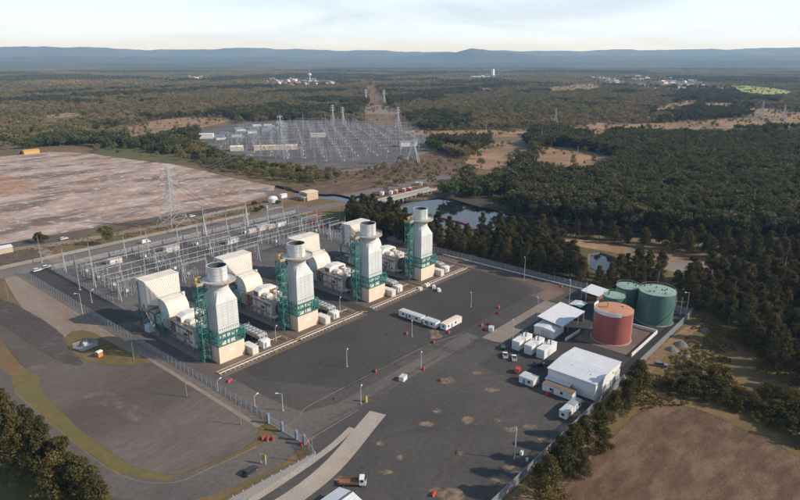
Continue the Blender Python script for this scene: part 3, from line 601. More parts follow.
    P('wall_ladder', M_tan, t, lambda b: (b.bar((.7,30.2,.6),(.7,30.2,8.8),.08), b.bar((.7,30.7,.6),(.7,30.7,8.8),.08), [b.bar((.7,30.2,1+.5*j),(.7,30.7,1+.5*j),.06) for j in range(15)]))
    P('drain_pipe', M_rust, t, lambda b: (b.cyl((.72,23.1,.6),(.72,23.1,7.2),.13,n=8), b.cyl((.72,27.0,.6),(.72,27.0,5.2),.13,n=8)))
    # exhaust diffuser to the stack
    P('exhaust_duct', M_dgrey, t, lambda b: (b.cyl((6.2,11.02,4.2),(6.2,18.9,4.2),3.0,3.2,24), b.cyl((6.2,14.2,4.2),(6.2,14.7,4.2),3.4,3.4,24), b.cyl((6.2,18.2,4.2),(6.2,18.88,4.2),3.5,3.5,24)), smooth=True)
    P('duct_saddle', M_conc, t, lambda b: (b.box(3.8,8.6,12.4,13.2,.02,2.2), b.box(3.8,8.6,16.4,17.2,.02,2.2)))
    P('access_platform', M_lgrey, t, lambda b: (b.box(-.6,2.9,15.4,18.6,1.9,2.02), b.bar((-.5,15.5,0),(-.5,15.5,1.9),.15), b.bar((-.5,18.5,0),(-.5,18.5,1.9),.15), b.bar((2.8,15.5,0),(2.8,15.5,1.9),.15)))
    # open pipework between hall and intake
    def pw(b):
        for (x,y,r,z) in ((1.6,34.6,.35,6.2),(2.6,36.2,.28,5.4),(1.8,37.6,.3,7.0),(4.0,35.2,.3,7.6)): b.cyl((x,y,.5),(x,y,z),r,n=8)
        for (p,q,r) in (((1.6,34.6,6.2),(1.6,38.4,6.2),.3),((2.6,36.2,5.4),(8,36.2,5.4),.28),((1.2,34.2,3.0),(1.2,38.6,3.6),.35),((1.8,37.6,7.0),(6.5,34.4,7.8),.3),((4,35.2,7.6),(11,35.2,7.6),.3)): b.cyl(p,q,r,n=8)
    P('pipework', M_rust, t, pw)
    P('pipe_platform', M_tan, t, lambda b: (b.box(.4,9.5,34,38.5,7.9,8.02), b.bar((.5,34.1,.5),(.5,34.1,7.9),.18), b.bar((.5,38.4,.5),(.5,38.4,7.9),.18), b.bar((.4,34,9.0),(.4,38.5,9.0),.09), b.bar((.4,34,8.5),(.4,38.5,8.5),.08), b.box(.4,3,34.4,37.9,4.3,4.4)))
    P('compressor_casing', M_pale, t, lambda b: b.box(3.6,11.5,33.9,40.5,.51,6.6))
    P('gearbox_skid', M_bluegrey, t, lambda b: (b.box(1.1,3.3,36.8,38.4,.51,2.8), b.box(1.3,3.1,34.2,36.4,.51,2.1)))
    P('generator_casing', M_pale, t, lambda b: b.prism([(3,.51),(11.4,.51),(11.4,5.6),(9.4,7.0),(5,7.0),(3,5.6)], 40.6, 61, 'y'))
    return t
def make_intake():
    t = thing('air_intake', '', 'air intake')
    def fr(b):
        xs, ys = (-1.6, 13.6), (39.4, 45.6, 51.2, 59.4)
        for x in xs:
            for y in ys: b.bar((x,y,0),(x,y,8.7),.5)
            for z in (4.4,8.6): b.bar((x,39.1,z),(x,59.7,z),.4,.5)
            b.bar((x,39.4,.3),(x,45.6,8.4),.25); b.bar((x,51.2,8.4),(x,59.4,.3),.25); b.bar((x,45.6,.3),(x,51.2,8.4),.25)
        for y in ys:
            b.bar((-1.6,y,8.55),(13.6,y,8.55),.4,.5)
    P('support_frame', M_teal, t, fr)
    fh = P('filter_house', M_stack, t, lambda b: b.box(-2,14,50.6,57.4,9.2,22))
    P('top_cap', M_ivory, fh, lambda b: b.box(-2.15,14.15,50.4,57.6,22.01,22.2))
    P('walkway', M_tan, t, lambda b: (b.box(-3.2,15.2,49.6,61,8.95,9.15), b.bar((-3.1,49.7,10.2),(-3.1,60.9,10.2),.09), b.bar((-3.1,49.7,9.7),(-3.1,60.9,9.7),.08), b.bar((-3.1,60.9,10.2),(15.1,60.9,10.2),.09)))
    for j in range(4):
        z = 10.4+j*2.9
        P('weather_hood', M_lgrey, fh, lambda b: b.prism([(57.41,z+2.5),(57.41,z+.2),(59.7,z-.6),(59.7,z+.2)], -1.9, 13.9))
    # side grid (end wall panels and ladders)
    pm = MB().box(-.12,-.005,-1.0,1.0,-1.05,1.05).mesh('filter_panel', M_white)
    for i in range(3):
        for j in range(5): obj('filter_panel', pm, fh, (-2, 51.9+i*2.2, 10.8+j*2.4))
    P('louvre_panel', M_bluegrey, fh, lambda b: [b.box(-2.3,-2.13,55.9,57.3,10+.55*j,10.35+.55*j) for j in range(20)])  # blue of the shade on this end wall is put into the louvre colour
    P('access_door', M_rust, fh, lambda b: b.box(-2.2,-2.125,52.4,53.6,9.3,11.4))
    P('caged_ladder', M_tan, fh, lambda b: (b.bar((-2.6,55.2,9.2),(-2.6,55.2,23),.1), b.bar((-2.6,55.7,9.2),(-2.6,55.7,23),.1), [b.bar((-2.6,55.2,9.6+.6*j),(-2.6,55.7,9.6+.6*j),.07) for j in range(22)]))
    # transition hood narrows towards the duct
    P('tapered_hood', M_creamrib, t, lambda b: b.hexa([(-2,50.59,11.6),(14,50.59,11.6),(10.9,46.2,11.4),(1.1,46.2,11.4)],[(-2,50.59,21.9),(14,50.59,21.9),(10.9,46.4,15.4),(1.1,46.4,15.4)]))
    th_ = t.children[-1] if False else [o for o in bpy.data.objects if o.parent is t and o.name.startswith('tapered_hood')][-1]
    for k in range(15):
        f = (k+.5)/15; P('hood_rib', M_ivory, th_, lambda b: b.bar((-2+16*f,50.45,21.85),(1.1+9.8*f,46.36,15.5),.16,.22))
    P('expansion_joint', M_lgrey, t, lambda b: b.box(.9,11.1,45.2,46.19,10.2,15.2))
    prof = [(45.19,9.0),(45.19,15.0),(43.6,15.0)]
    for k in range(9):
        a = math.pi/2*k/8; prof.append((43.4-5.2*math.sin(a), 8.6+6.2*math.cos(a)))
    prof += [(38.2,6.8),(44.0,6.8)]
    P('elbow_duct', M_ivory, t, lambda b: b.prism(prof, 1.2, 10.8))
    P('side_plate', M_white, t, lambda b: (b.prism([(38.6,7),(45,7),(45,15.4),(43.4,15.4),(41,14.2),(39,11.6)], 10.81, 11.0), b.box(11.1,13.2,45.4,45.7,10.5,14.8)))
    P('side_plate', M_stack, t, lambda b: b.prism([(38.4,7),(45,7),(45,14.8),(43.4,14.7),(40.6,13.2),(38.7,10.4)], 1.02, 1.19))
    P('stair', M_tan, t, lambda b: (b.bar((-3.4,41,.3),(-3.4,49,9),.2,.3), b.bar((-2.6,41,.3),(-2.6,49,9),.2,.3), [b.box(-3.4,-2.6,41+8*j/16-.12,41+8*j/16+.12,.3+8.7*j/16,.36+8.7*j/16) for j in range(1,16)]))
    return t
def make_fanbank():
    t = thing('fan_cooler', '', 'cooler')
    P('casing', M_timber, t, lambda b: b.box(21,25.3,4.2,18.2,1.7,3.2))
    P('frame', M_grey, t, lambda b: [(b.bar((x,y,0),(x,y,1.7),.2)) for x in (21.2,25.1) for y in (4.4,9,13.5,18)])
    fr = MB(); fr.lathe([(.92,0),(.92,.42),(.80,.42),(.80,0)],n=16); fm = fr.mesh('fan_ring', M_lgrey)
    bl = MB(); bl.disc(.8,.12,n=16); [bl.bar((0,0,.25),(.78*math.cos(a),.78*math.sin(a),.3),.22,.05) for a in [k*math.pi/3 for k in range(6)]]; bmh = bl.mesh('fan_blade', M_bluegrey)
    for i in range(2):
        for j in range(6):
            r = obj('fan_ring', fm, t, (22.1+i*2.1, 5.4+j*2.3, 3.21)); obj('fan_blade', bmh, r)
    P('header_box', M_lgrey, t, lambda b: b.box(21.2,23,3.3,4.19,1.8,3.1)); P('header_box', M_lgrey, t, lambda b: b.box(23.3,25.1,3.3,4.19,1.8,3.1)); P('end_box', M_lgrey, t, lambda b: b.box(21,25.3,18.21,18.9,1.8,3.0))
    P('fan_louvre', M_dgrey, t, lambda b: (b.cyl((22.1,3.29,2.45),(22.1,3.2,2.45),.5,n=12), b.cyl((24.2,3.29,2.45),(24.2,3.2,2.45),.5,n=12)))
    P('pipe', M_tan, t, lambda b: (b.cyl((25.6,4.4,2.9),(25.6,17.8,2.9),.14,n=8), b.cyl((25.6,4.4,.1),(25.6,4.4,2.9),.14,n=8), b.cyl((25.0,16,3.3),(25.0,16,4.6),.2,n=8)))
    return t
def make_cabinet():
    t = thing('skid_cabinet', '', 'cabinet')
    P('body', M_cream, t, lambda b: b.box(12.5,15.4,-3.6,3,.2,3.1)); P('lid', M_white, t, lambda b: b.box(12.35,15.55,-3.75,3.15,3.11,3.3))
    P('door', M_white, t, lambda b: (b.box(12.9,13.8,-3.68,-3.61,.4,2.8), b.box(14.1,15,-3.68,-3.61,.4,2.8))); P('plinth', M_conc, t, lambda b: b.box(12.2,15.7,-3.9,3.3,0,.19))
    return t
def make_pump():
    t = thing('pump_house', '', 'pump house')
    P('body', M_white, t, lambda b: b.box(19,22.4,-2,1.2,.2,2.9)); P('roof', M_white, t, lambda b: b.prism([(-2.2,2.91),(1.4,2.91),(1.4,3.05),(-.4,3.35),(-2.2,3.05)], 18.8, 22.6))
    P('intake_fan', M_dgrey, t, lambda b: b.cyl((22.41,-.4,1.7),(22.55,-.4,1.7),.75,n=16)); P('duct', M_tan, t, lambda b: b.cyl((15.8,.5,2.2),(18.95,.5,2.2),.2,n=8)); P('outlet_pipe', M_tan, t, lambda b: (b.cyl((22.6,.6,1.1),(30,.6,1.1),.22,n=8), b.cyl((30,.6,1.1),(30,-3.2,1.1),.22,n=8), b.bar((26,.6,0),(26,.6,.95),.2)))
    P('plinth', M_conc, t, lambda b: b.box(18.7,22.8,-2.3,1.5,0,.19)); P('door', M_bluegrey, t, lambda b: b.box(19.5,20.5,-2.07,-2.01,.3,2.4))
    return t
def make_piperun():
    t = thing('pipe_run', '', 'pipeline')
    for k, (y, r, m) in enumerate(((-5.0,.16,M_timber),(-5.8,.16,M_rust),(-6.9,.2,M_lgrey))): P('pipe', m, t, lambda b: b.cyl((-5,y,.55),(32+k*.4,y,.55),r,n=8))
    sm = MB().box(-.18,.18,-7.8,-4.5,.0,.28).mesh('sleeper', M_timber)
    for k in range(19): obj('sleeper', sm, t, (-4.6+k*2.0,0,.03))
    P('trench_cover', M_rust, t, lambda b: b.box(-5,32,-4.2,-3.95,.03,.16))
    P('valve_riser', M_yellow, t, lambda b: (b.cyl((31.6,-6.9,.5),(31.6,-6.9,1.7),.2,n=8), b.cyl((31.6,-6.9,1.5),(33.6,-8.6,1.1),.18,n=8), b.cyl((20,-6.9,.6),(20,-8.8,.5),.2,n=8)))
    return t
def make_box():
    t = thing('equipment_cubicle', '', 'cubicle')
    P('body', M_white, t, lambda b: b.box(-4.2,-1.2,47.2,50.6,.2,3.0)); P('roof', M_white, t, lambda b: b.box(-4.35,-1.05,47.05,50.75,3.01,3.15)); P('plinth', M_conc, t, lambda b: b.box(-4.3,-1.1,47.1,50.7,0,.19)); P('door', M_lgrey, t, lambda b: b.box(-4.27,-4.205,48.2,49.4,.3,2.5))
    return t
def place4(fn, label, group):
    src = fn(); 
    for i, ua in enumerate(UA):
        o = src if i == 0 else dup(src, (ua,0,0))
        o['label'] = label % ORD[i]; o['group'] = group
place4(make_stack, 'tall white exhaust stack with teal stair tower, %s of the four', 'exhaust stacks in a row')
place4(make_turbine, 'pale turbine hall with cluttered roof behind its stack, %s', 'turbine halls')
place4(make_intake, 'cream hooded air intake on teal legs, %s of the four', 'air intake houses')
place4(make_fanbank, 'low fan cooler bank with round fans beside a stack, %s', 'fan coolers')
place4(make_cabinet, 'cream equipment cabinet against a stack base, %s', 'equipment cabinets by the stacks')
place4(make_pump, 'small white pump house with round fan near a stack, %s', 'pump houses by the stacks')
place4(make_piperun, 'low pipe run on pale sleepers before a stack, %s', 'pipe runs along the yard edge')
place4(make_box, 'white cubicle on the ground under an air intake, %s', 'cubicles under the intakes')
# generator transformer left of the rightmost intake
t = thing('power_transformer', 'blue grey power transformer with cooling fins beside the rightmost air intake', 'transformer', (108, 62, 0))
P('tank', M_bluegrey, t, lambda b: b.box(-3.5,3.5,-2,2,.5,5)); P('plinth', M_conc, t, lambda b: b.box(-6,6,-4,4,0,.49))
for k in range(8): P('radiator', M_bluegrey, t, lambda b: b.box(-3.3+k*.9,-2.8+k*.9,-3.6,-2.05,1,4.4))
P('conservator', M_lgrey, t, lambda b: (b.cyl((-3,1.2,6.4),(3,1.2,6.4),.7,n=14), b.bar((-2,1.2,5),(-2,1.2,5.8),.2), b.bar((2,1.2,5),(2,1.2,5.8),.2)))
for k in range(3): P('bushing', M_rust, t, lambda b: (b.cyl((-2+2*k,-.8,5),(-2.2+2.2*k,-1.2,7.6),.25,.1,8)))
# ================================================================== FENCES, TANKS, SHEDS, CABINS, VEHICLES, LAMPS
def fence(p, q, label, h=3.0, step=3.0, name='chain_link_fence', mat_post=M_grey, link=M_link):
    p, q = Vector(p), Vector(q); d = q-p; n = max(1, round(d.length/step)); s = d.length/n; rz = math.atan2(d.y, d.x)
    t = thing(name, label, 'fence', (p.x, p.y, 0), rz)
    pm = MB().box(-.06,.06,-.06,.06,0,h+.1); pm.bar((0,0,h+.05),(0,-.35,h+.45),.07); pmesh = pm.mesh('post', mat_post)
    b = MB(); b.quad((.07,0,.08),(s-.07,0,.08),(s-.07,0,h-.05),(.07,0,h-.05)); b.mi = 1; b.bar((.06,0,h),(s-.06,0,h),.08); b.bar((.06,-.2,h+.25),(s-.06,-.2,h+.25),.04); b.bar((.06,0,.06),(s-.06,0,.06),.05)
    pan = b.mesh('mesh_panel', [link, mat_post])
    for i in range(n+1):
        obj('post', pmesh, t, (i*s,0,0))
        if i < n: obj('mesh_panel', pan, t, (i*s,0,0))
    return t
fence((-12.3,-46), (-12.3,172), 'long chain link fence on the west side between gravel lot and turbine units')
fence((-12,-122.4), (168.5,-122.4), 'chain link fence behind the storage tanks and white sheds, along the dirt track')
fence((168.5,-122.3), (168.5,66), 'chain link fence below the dark casuarina trees at the back of the yard')
fence((-12.3,-64.5), (-15.8,-73), 'short return of chain link fence just beside the entrance gate')
fence((-15.8,-73), (-60,-69.5), 'chain link fence along the access road outside the entrance gate')
fence((1.2,92), (1.2,166.5), 'chain link fence along the left end of the transformer switchyard', h=2.6)
fence((1.4,167.2), (176,167.2), 'chain link fence between the main road and the transformer switchyard', h=2.6)
fence((-60,189.5), (150,189.5), 'low fence on the far side of the main road beside the grass', h=1.8, step=4)
fence((-60,171), (-24,171), 'short low fence beside the main road near the western gate', h=2)
# concrete edge kerbs
def kerb(line, w=.2, h=.12):
    b = MB()
    for a, c in zip(line[:-1], line[1:]):
        b.bar((*a, h/2),(*c, h/2), w, h)
    o = b.build('kerb', MG_pad); o['kind'] = 'structure'
kerb(spline([(-11,-52.2),(-4,-51.5),(0,-49),(8,-48.4),(40,-49.3),(66,-50.3),(83,-54.4)]))
kerb(spline([(-11.5,-63.2),(0,-63),(12,-62.8)])); kerb([(86,-63),(141,-63)]); kerb(spline([(150,-58),(156,-52),(157.5,-44)]))
kerb([(167,-121),(167,64)]); kerb([(-10.9,-38),(-10.9,66)])
kerb(spline([G(15,393),G(59,430.5),G(117,473.5),G(170,483),G(213,467),G(258,446)]))
# entrance gate
t = thing('entrance_gate', 'grey steel sliding gate across the plant entrance road', 'gate', (-12.6,-46.5,0))
P('gate_leaf', M_grey, t, lambda b: (b.bar((0,-1,.4),(0,-17,.4),.12), b.bar((0,-1,2.8),(0,-17,2.8),.12), [b.bar((0,-1-k*.5,.4),(0,-1-k*.5,2.8),.05) for k in range(33)]))
for y in (0,-7,-14,-17.6): P('gate_post', M_bluegrey, t, lambda b: b.box(-.35,.35,y-.35,y+.35,0,3.6))
# storage tanks
def tank(name, label, x, y, r, h, wall, roof, rise=.7):
    t = thing(name, label, 'storage tank', (x,y,0))
    P('plinth', M_conc, t, lambda b: (b.lathe([(r+.6,0),(r+.6,.3),(r+.01,.3)], n=48)))
    w = P('shell', wall, t, lambda b: b.lathe([(r,.02),(r,h)], n=64), smooth=True)
    hm = MB().lathe([(r+.005,-.05),(r+.05,-.05),(r+.05,.05),(r+.005,.05)], n=64).mesh('plate_seam', wall)
    for k in range(1, 6): obj('plate_seam', hm, w, (0,0,h*k/6))
    P('roof', roof, t, lambda b: b.lathe([(r+.15,h-.12),(r+.15,h+.03),(r*.5,h+rise*.75),(.01,h+rise)], n=64), smooth=True)
    return t
TG = 'green storage tanks'
t1 = tank('storage_tank', 'largest green steel storage tank at the corner of the yard fence', 152.5,-111,7.7,14.3, M_greentank, M_greenroof, .5); t1['group'] = TG
t2 = tank('storage_tank', 'tall narrow green tank standing behind, left of the largest green tank', 155,-97,5.1,12.2, M_greentank, M_greenroof, .4); t2['group'] = TG
t3 = tank('storage_tank', 'short green tank between the red tank and the tall narrow green tank', 143,-95.6,4.7,10.8, M_greentank, M_greenroof, .4); t3['group'] = TG
t4 = tank('storage_tank', 'round red storage tank with rusty orange roof inside a low bund wall', 121.5,-104,7.75,13.2, M_redtank, M_redroof, .6)
def roof_bits(t, r, h, n, seed):
    rg = random.Random(seed); m = MB().cyl((0,0,-.3),(0,0,.5),.32,n=10).mesh('roof_vent', M_dgrey)
    for k in range(n): a = rg.uniform(0,6.28); q = rg.uniform(.25,.85)*r; obj('roof_vent', m, t, (q*math.cos(a), q*math.sin(a), h+.25))
    def rl(b):
        k = 36
        for i in range(k):
            a = 2*math.pi*i/k; b.bar((r*math.cos(a),r*math.sin(a),h),(r*math.cos(a),r*math.sin(a),h+1.1),.06)
        b.lathe([(r-.03,h+1.08),(r+.03,h+1.08),(r+.03,h+1.14),(r-.03,h+1.14)], n=48, closed=True)
    P('roof_rail', M_grey, t, rl)
    def st(b):
        for i in range(44):
            a = 3.6+i*.045; z = .3+(h-.2)*i/44
            b.box(0,0,0,0,0,0) if False else b.bar((r*math.cos(a)*1.005,r*math.sin(a)*1.005,z),((r+.9)*math.cos(a),(r+.9)*math.sin(a),z),.28,.06)
    P('spiral_stair', M_grey, t, st)
roof_bits(t1,7.5,14.5,9,1); roof_bits(t2,4.9,12.3,3,2); roof_bits(t3,4.5,10.9,2,3)
def arc(b):
    r0, r1 = 7.8, 7.95; n = 22; v = []
    for i in range(n+1):
        a = R(75)+R(150)*i/n; v += [(r0*math.cos(a),r0*math.sin(a),12.6),(r1*math.cos(a),r1*math.sin(a),12.6),(r1*math.cos(a),r1*math.sin(a),14.3),(r0*math.cos(a),r0*math.sin(a),14.3)]
    f = []
    for i in range(n): f += [(i*4+k, i*4+(k+1)%4, i*4+4+(k+1)%4, i*4+4+k) for k in range(4)]
    b._add(v, f+[(0,1,2,3),(n*4+3,n*4+2,n*4+1,n*4)])
P('wind_girder', M_white, t4, arc)
P('roof_valve', M_yellow, t4, lambda b: (b.cyl((-.5,2.4,13.6),(-.5,2.4,15.2),.3,n=10), b.box(-.9,-.1,2,2.8,15.2,15.6)))
P('riser_pipe', M_white, t4, lambda b: (b.cyl((4.6,-6.6,.3),(4.6,-6.6,13.4),.16,n=8), b.cyl((5.4,-6.0,.3),(5.4,-6.0,12),.12,n=8)))
P('roof_hatch', M_dgrey, t4, lambda b: b.box(3.4,4.2,-2.4,-1.6,13.3,13.8))
P('roof_stain', M_bluegrey, t4, lambda b: b.box(-4.8,-4.5,-2,-.4,13.2,13.6))
def wall(label, line, h, m=M_white, th=.35):
    t = thing('bund_wall', label, 'wall', (*line[0],0)); x, y = line[0]
    for a, c in zip(line[:-1], line[1:]): P('wall_run', m, t, lambda b: b.bar((a[0]-x,a[1]-y,h/2),(c[0]-x,c[1]-y,h/2), th, h))
wall('white bund wall round the near side of the red tank', [(110,-117.2),(138.8,-117.2),(138.8,-93)], 1.5)
wall('short white wall beside the pale shed and red tank', [(106,-91),(118.4,-91.6)], 1.4)
patch('bund_floor', rect(110.2,138.5,-117,-93), 11, MG_apron)
# sheds
def shed(name, label, x0,x1,y0,y1, h, rise, along='y', wallm=M_whitewall, roofm=M_whitesheet, over=.3, cat='shed'):
    t = thing(name, label, cat, ((x0+x1)/2,(y0+y1)/2,0)); a, c = (x1-x0)/2, (y1-y0)/2
    P('slab', M_conc, t, lambda b: b.box(-a-.3,a+.3,-c-.3,c+.3,0,.1))
    if along == 'y':
        P('wall', wallm, t, lambda b: b.prism([(-a,.11),(a,.11),(a,h),(0,h+rise),(-a,h)], -c, c, 'y'))
        P('roof', roofm, t, lambda b: b.prism([(-a-over,h-.02),(0,h+rise+.02),(a+over,h-.02),(a+over,h+.14),(0,h+rise+.2),(-a-over,h+.14)], -c-over, c+over, 'y'))
    else:
        P('wall', wallm, t, lambda b: b.prism([(-c,.11),(c,.11),(c,h),(0,h+rise),(-c,h)], -a, a, 'x'))
        P('roof', roofm, t, lambda b: b.prism([(-c-over,h-.02),(0,h+rise+.02),(c+over,h-.02),(c+over,h+.14),(0,h+rise+.2),(-c-over,h+.14)], -a-over, a+over, 'x'))
    return t
t = shed('warehouse', 'big white steel warehouse with low pitched roof, largest shed in the yard', 69.6,91,-120,-102, 6.2, .7, cat='warehouse')
P('roller_door', M_lgrey, t, lambda b: b.box(6.0,9.6,-9.12,-9.01,.2,4.2)); P('door', M_bluegrey, t, lambda b: b.box(2,3,-9.1,-9.01,.2,2.3)); P('awning', M_whitesheet, t, lambda b: b.hexa([(-13,-.5,2.7),(-10.75,-.5,3.2),(-10.75,9,3.2),(-13,9,2.7)],[(-13,-.5,2.85),(-10.75,-.5,3.35),(-10.75,9,3.35),(-13,9,2.85)]))
P('wall_vent', M_dgrey, t, lambda b: b.box(9.9,10.5,-9.1,-9.01,3.8,4.6)); P('wall_vent', M_dgrey, t, lambda b: b.box(3.8,4.4,-9.1,-9.01,4.2,4.9)); P('gutter', M_lgrey, t, lambda b: b.bar((-11.1,-9.2,6.1),(-11.1,9.2,6.1),.22)); P('downpipe', M_lgrey, t, lambda b: b.bar((-10.78,-8.9,.1),(-10.78,-8.9,6.0),.16))
m_ = MB().box(-.3,.3,-.3,.3,0,.45).mesh('roof_vent', M_lgrey)
for (x,y) in ((-4,3),(5,-2),(-6,-5),(2,6)): obj('roof_vent', m_, t, (x,y,6.75-abs(x)*.065))
t = shed('pale_shed', 'low white shed joined to the front of the big sloping white canopy', 104,113.8,-86.3,-77.4, 3.6, .5, 'x')
P('roller_door', M_lgrey, t, lambda b: b.box(-5.0,-4.91,-3,1,.2,3.0))
t = thing('canopy', 'large white sloping canopy roof on posts left of the red tank', 'canopy', (119.5,-82,0))
P('roof', M_whitesheet, t, lambda b: b.hexa([(-10.8,-6,4.6),(10.8,-6,4.6),(10.8,6,6.0),(-10.8,6,6.0)],[(-10.8,-6,4.8),(10.8,-6,4.8),(10.8,6,6.2),(-10.8,6,6.2)]))
pm_ = MB().box(-.12,.12,-.12,.12,0,1).mesh('post', M_grey)
for x in (-4.5,0,5,10.4):
    for y in (-5.6,5.6): o = obj('post', pm_, t, (x,y,0)); o.scale.z = 4.58 if y < 0 else 5.85
P('back_wall', M_bluegrey, t, lambda b: b.box(10.5,10.7,-5.8,5.8,0,4.5))
t = thing('canopy', 'small white canopy roof standing behind the short green tank by the back fence', 'canopy', (160,-79.5,0))
P('roof', M_whitesheet, t, lambda b: b.hexa([(-6,-4.6,3.6),(6,-4.6,3.6),(6,4.6,4.4),(-6,4.6,4.4)],[(-6,-4.6,3.8),(6,-4.6,3.8),(6,4.6,4.6),(-6,4.6,4.6)]))
for x in (-5.6,0,5.6):
    for y in (-4.2,4.2): o = obj('post', pm_, t, (x,y,0)); o.scale.z = 3.6 if y < 0 else 4.3
P('tank_skid', M_rust, t, lambda b: b.box(-4,4,-3,3,.1,2.2))
t = shed('pump_shed', 'small teal walled shed with white roof behind the sloping canopy', 137.9,144.5,-82.4,-77, 2.8, .4, 'x', M_greenbin)
# generator containers with exhaust pipes
src = thing('generator_container', '', 'container', (0,0,0))
P('body', M_whitewall, src, lambda b: b.box(0,10.4,-1.7,1.7,.2,3.9)); P('roof', M_white, src, lambda b: b.box(-.06,10.46,-1.76,1.76,3.91,4.02)); P('skid', M_dgrey, src, lambda b: b.box(.2,10.2,-1.5,1.5,0,.19))
P('end_louvre', M_lgrey, src, lambda b: [b.box(-.06,-.005,-1.4,1.4,.7+.3*j,.86+.3*j) for j in range(9)])
for y in (-.8,.8): P('exhaust_pipe', M_dgrey, src, lambda b: b.cyl((6.5,y,4.02),(6.5,y,6.9),.24,n=10))
P('side_door', M_lgrey, src, lambda b: b.box(3,5,-1.77,-1.705,.4,3.2))
for i, (y, lb) in enumerate(((-79.6,'left one beside the concrete pad'),(-85.2,'middle one of three'),(-90.7,'right one nearest the big warehouse'))):
    o = src if i == 0 else dup(src)
    o.location = (85,y,0); o['label'] = 'white generator container with two dark exhaust pipes, ' + lb; o['group'] = 'three generator containers'
# portable cabins
def cabin(label, x, y, L, Wd, rz=0, h=2.9, roofm=M_lgrey, wins=((.2,),(.5,),(.8,)), name='site_cabin'):
    t = thing(name, label, 'cabin', (x,y,0), rz, 'portable site cabins'); a, c = L/2, Wd/2
    P('body', M_white, t, lambda b: b.box(-a,a,-c,c,.35,h)); P('roof', roofm, t, lambda b: b.prism([(-c-.08,h+.005),(c+.08,h+.005),(c+.08,h+.1),(0,h+.22),(-c-.08,h+.1)], -a-.08, a+.08))
    for (f,) in wins:
        w = P('window', M_glass, t, lambda b: b.box(-a+L*f-.5,-a+L*f+.5,-c-.05,-c-.004,1.4,2.3)); P('window_frame', M_lgrey, w, lambda b: (b.box(-a+L*f-.58,-a+L*f+.58,-c-.07,-c-.003,2.305,2.4), b.box(-a+L*f-.58,-a+L*f+.58,-c-.07,-c-.003,1.3,1.395)))
    P('door', M_bluegrey, t, lambda b: b.box(-a+L*.36-.45,-a+L*.36+.45,-c-.05,-c-.004,.4,2.35)); P('end_window', M_glass, t, lambda b: b.box(-a-.05,-a-.004,-.5,.5,1.3,2.2)); P('skid', M_dgrey, t, lambda b: (b.box(-a+.2,a-.2,-c+.2,-c+.5,0,.34), b.box(-a+.2,a-.2,c-.5,c-.2,0,.34)))
    return t
NB = R(-90)   # window side towards -x
cabin('long white site cabin out in the dark yard, left of three in a line', 81.6,-28,13,3.3, NB)
cabin('short white site cabin in the middle of three out in the dark yard', 81.4,-39.4,7,3.4, NB, wins=((.25,),(.7,)))
cabin('white site cabin with tan roof, right of three out in the dark yard', 87,-46,11.6,3.2, 0, roofm=M_cream, wins=((.15,),(.6,)))
cabin('small white site cabin standing alone left of the big warehouse', 65.2,-97,5.8,4.4, NB, wins=((.7,),))
cabin('long white site cabin with brownish roof against the big warehouse', 65.4,-108.8,11.4,3.5, NB, roofm=MG_apron, wins=((.3,),(.65,)))
cabin('small white site cabin nearest the bottom end of the fence', 54.4,-117,5.2,2.7, 0, wins=((.5,),))
cabin('small white site cabin end to end behind the one nearest the fence end', 60,-117,5.2,2.7, 0, roofm=M_grey, wins=((.7,),))
# building cut by the bottom edge
t = shed('gatehouse', 'pale roofed gatehouse at the bottom edge beside the path', -34,-22,-99,-89.5, 3.2, 1.2, 'x', M_bluegrey, M_whitesheet, cat='building')
t['label'] = 'pale grey pitched roof gatehouse at the bottom edge beside the truck'
P('roof_ridge', M_dgrey, t, lambda b: b.box(1.6,1.9,-4.9,4.9,3.35,4.75) if False else b.bar((-6.2,0,4.7),(6.2,0,4.7),.3))
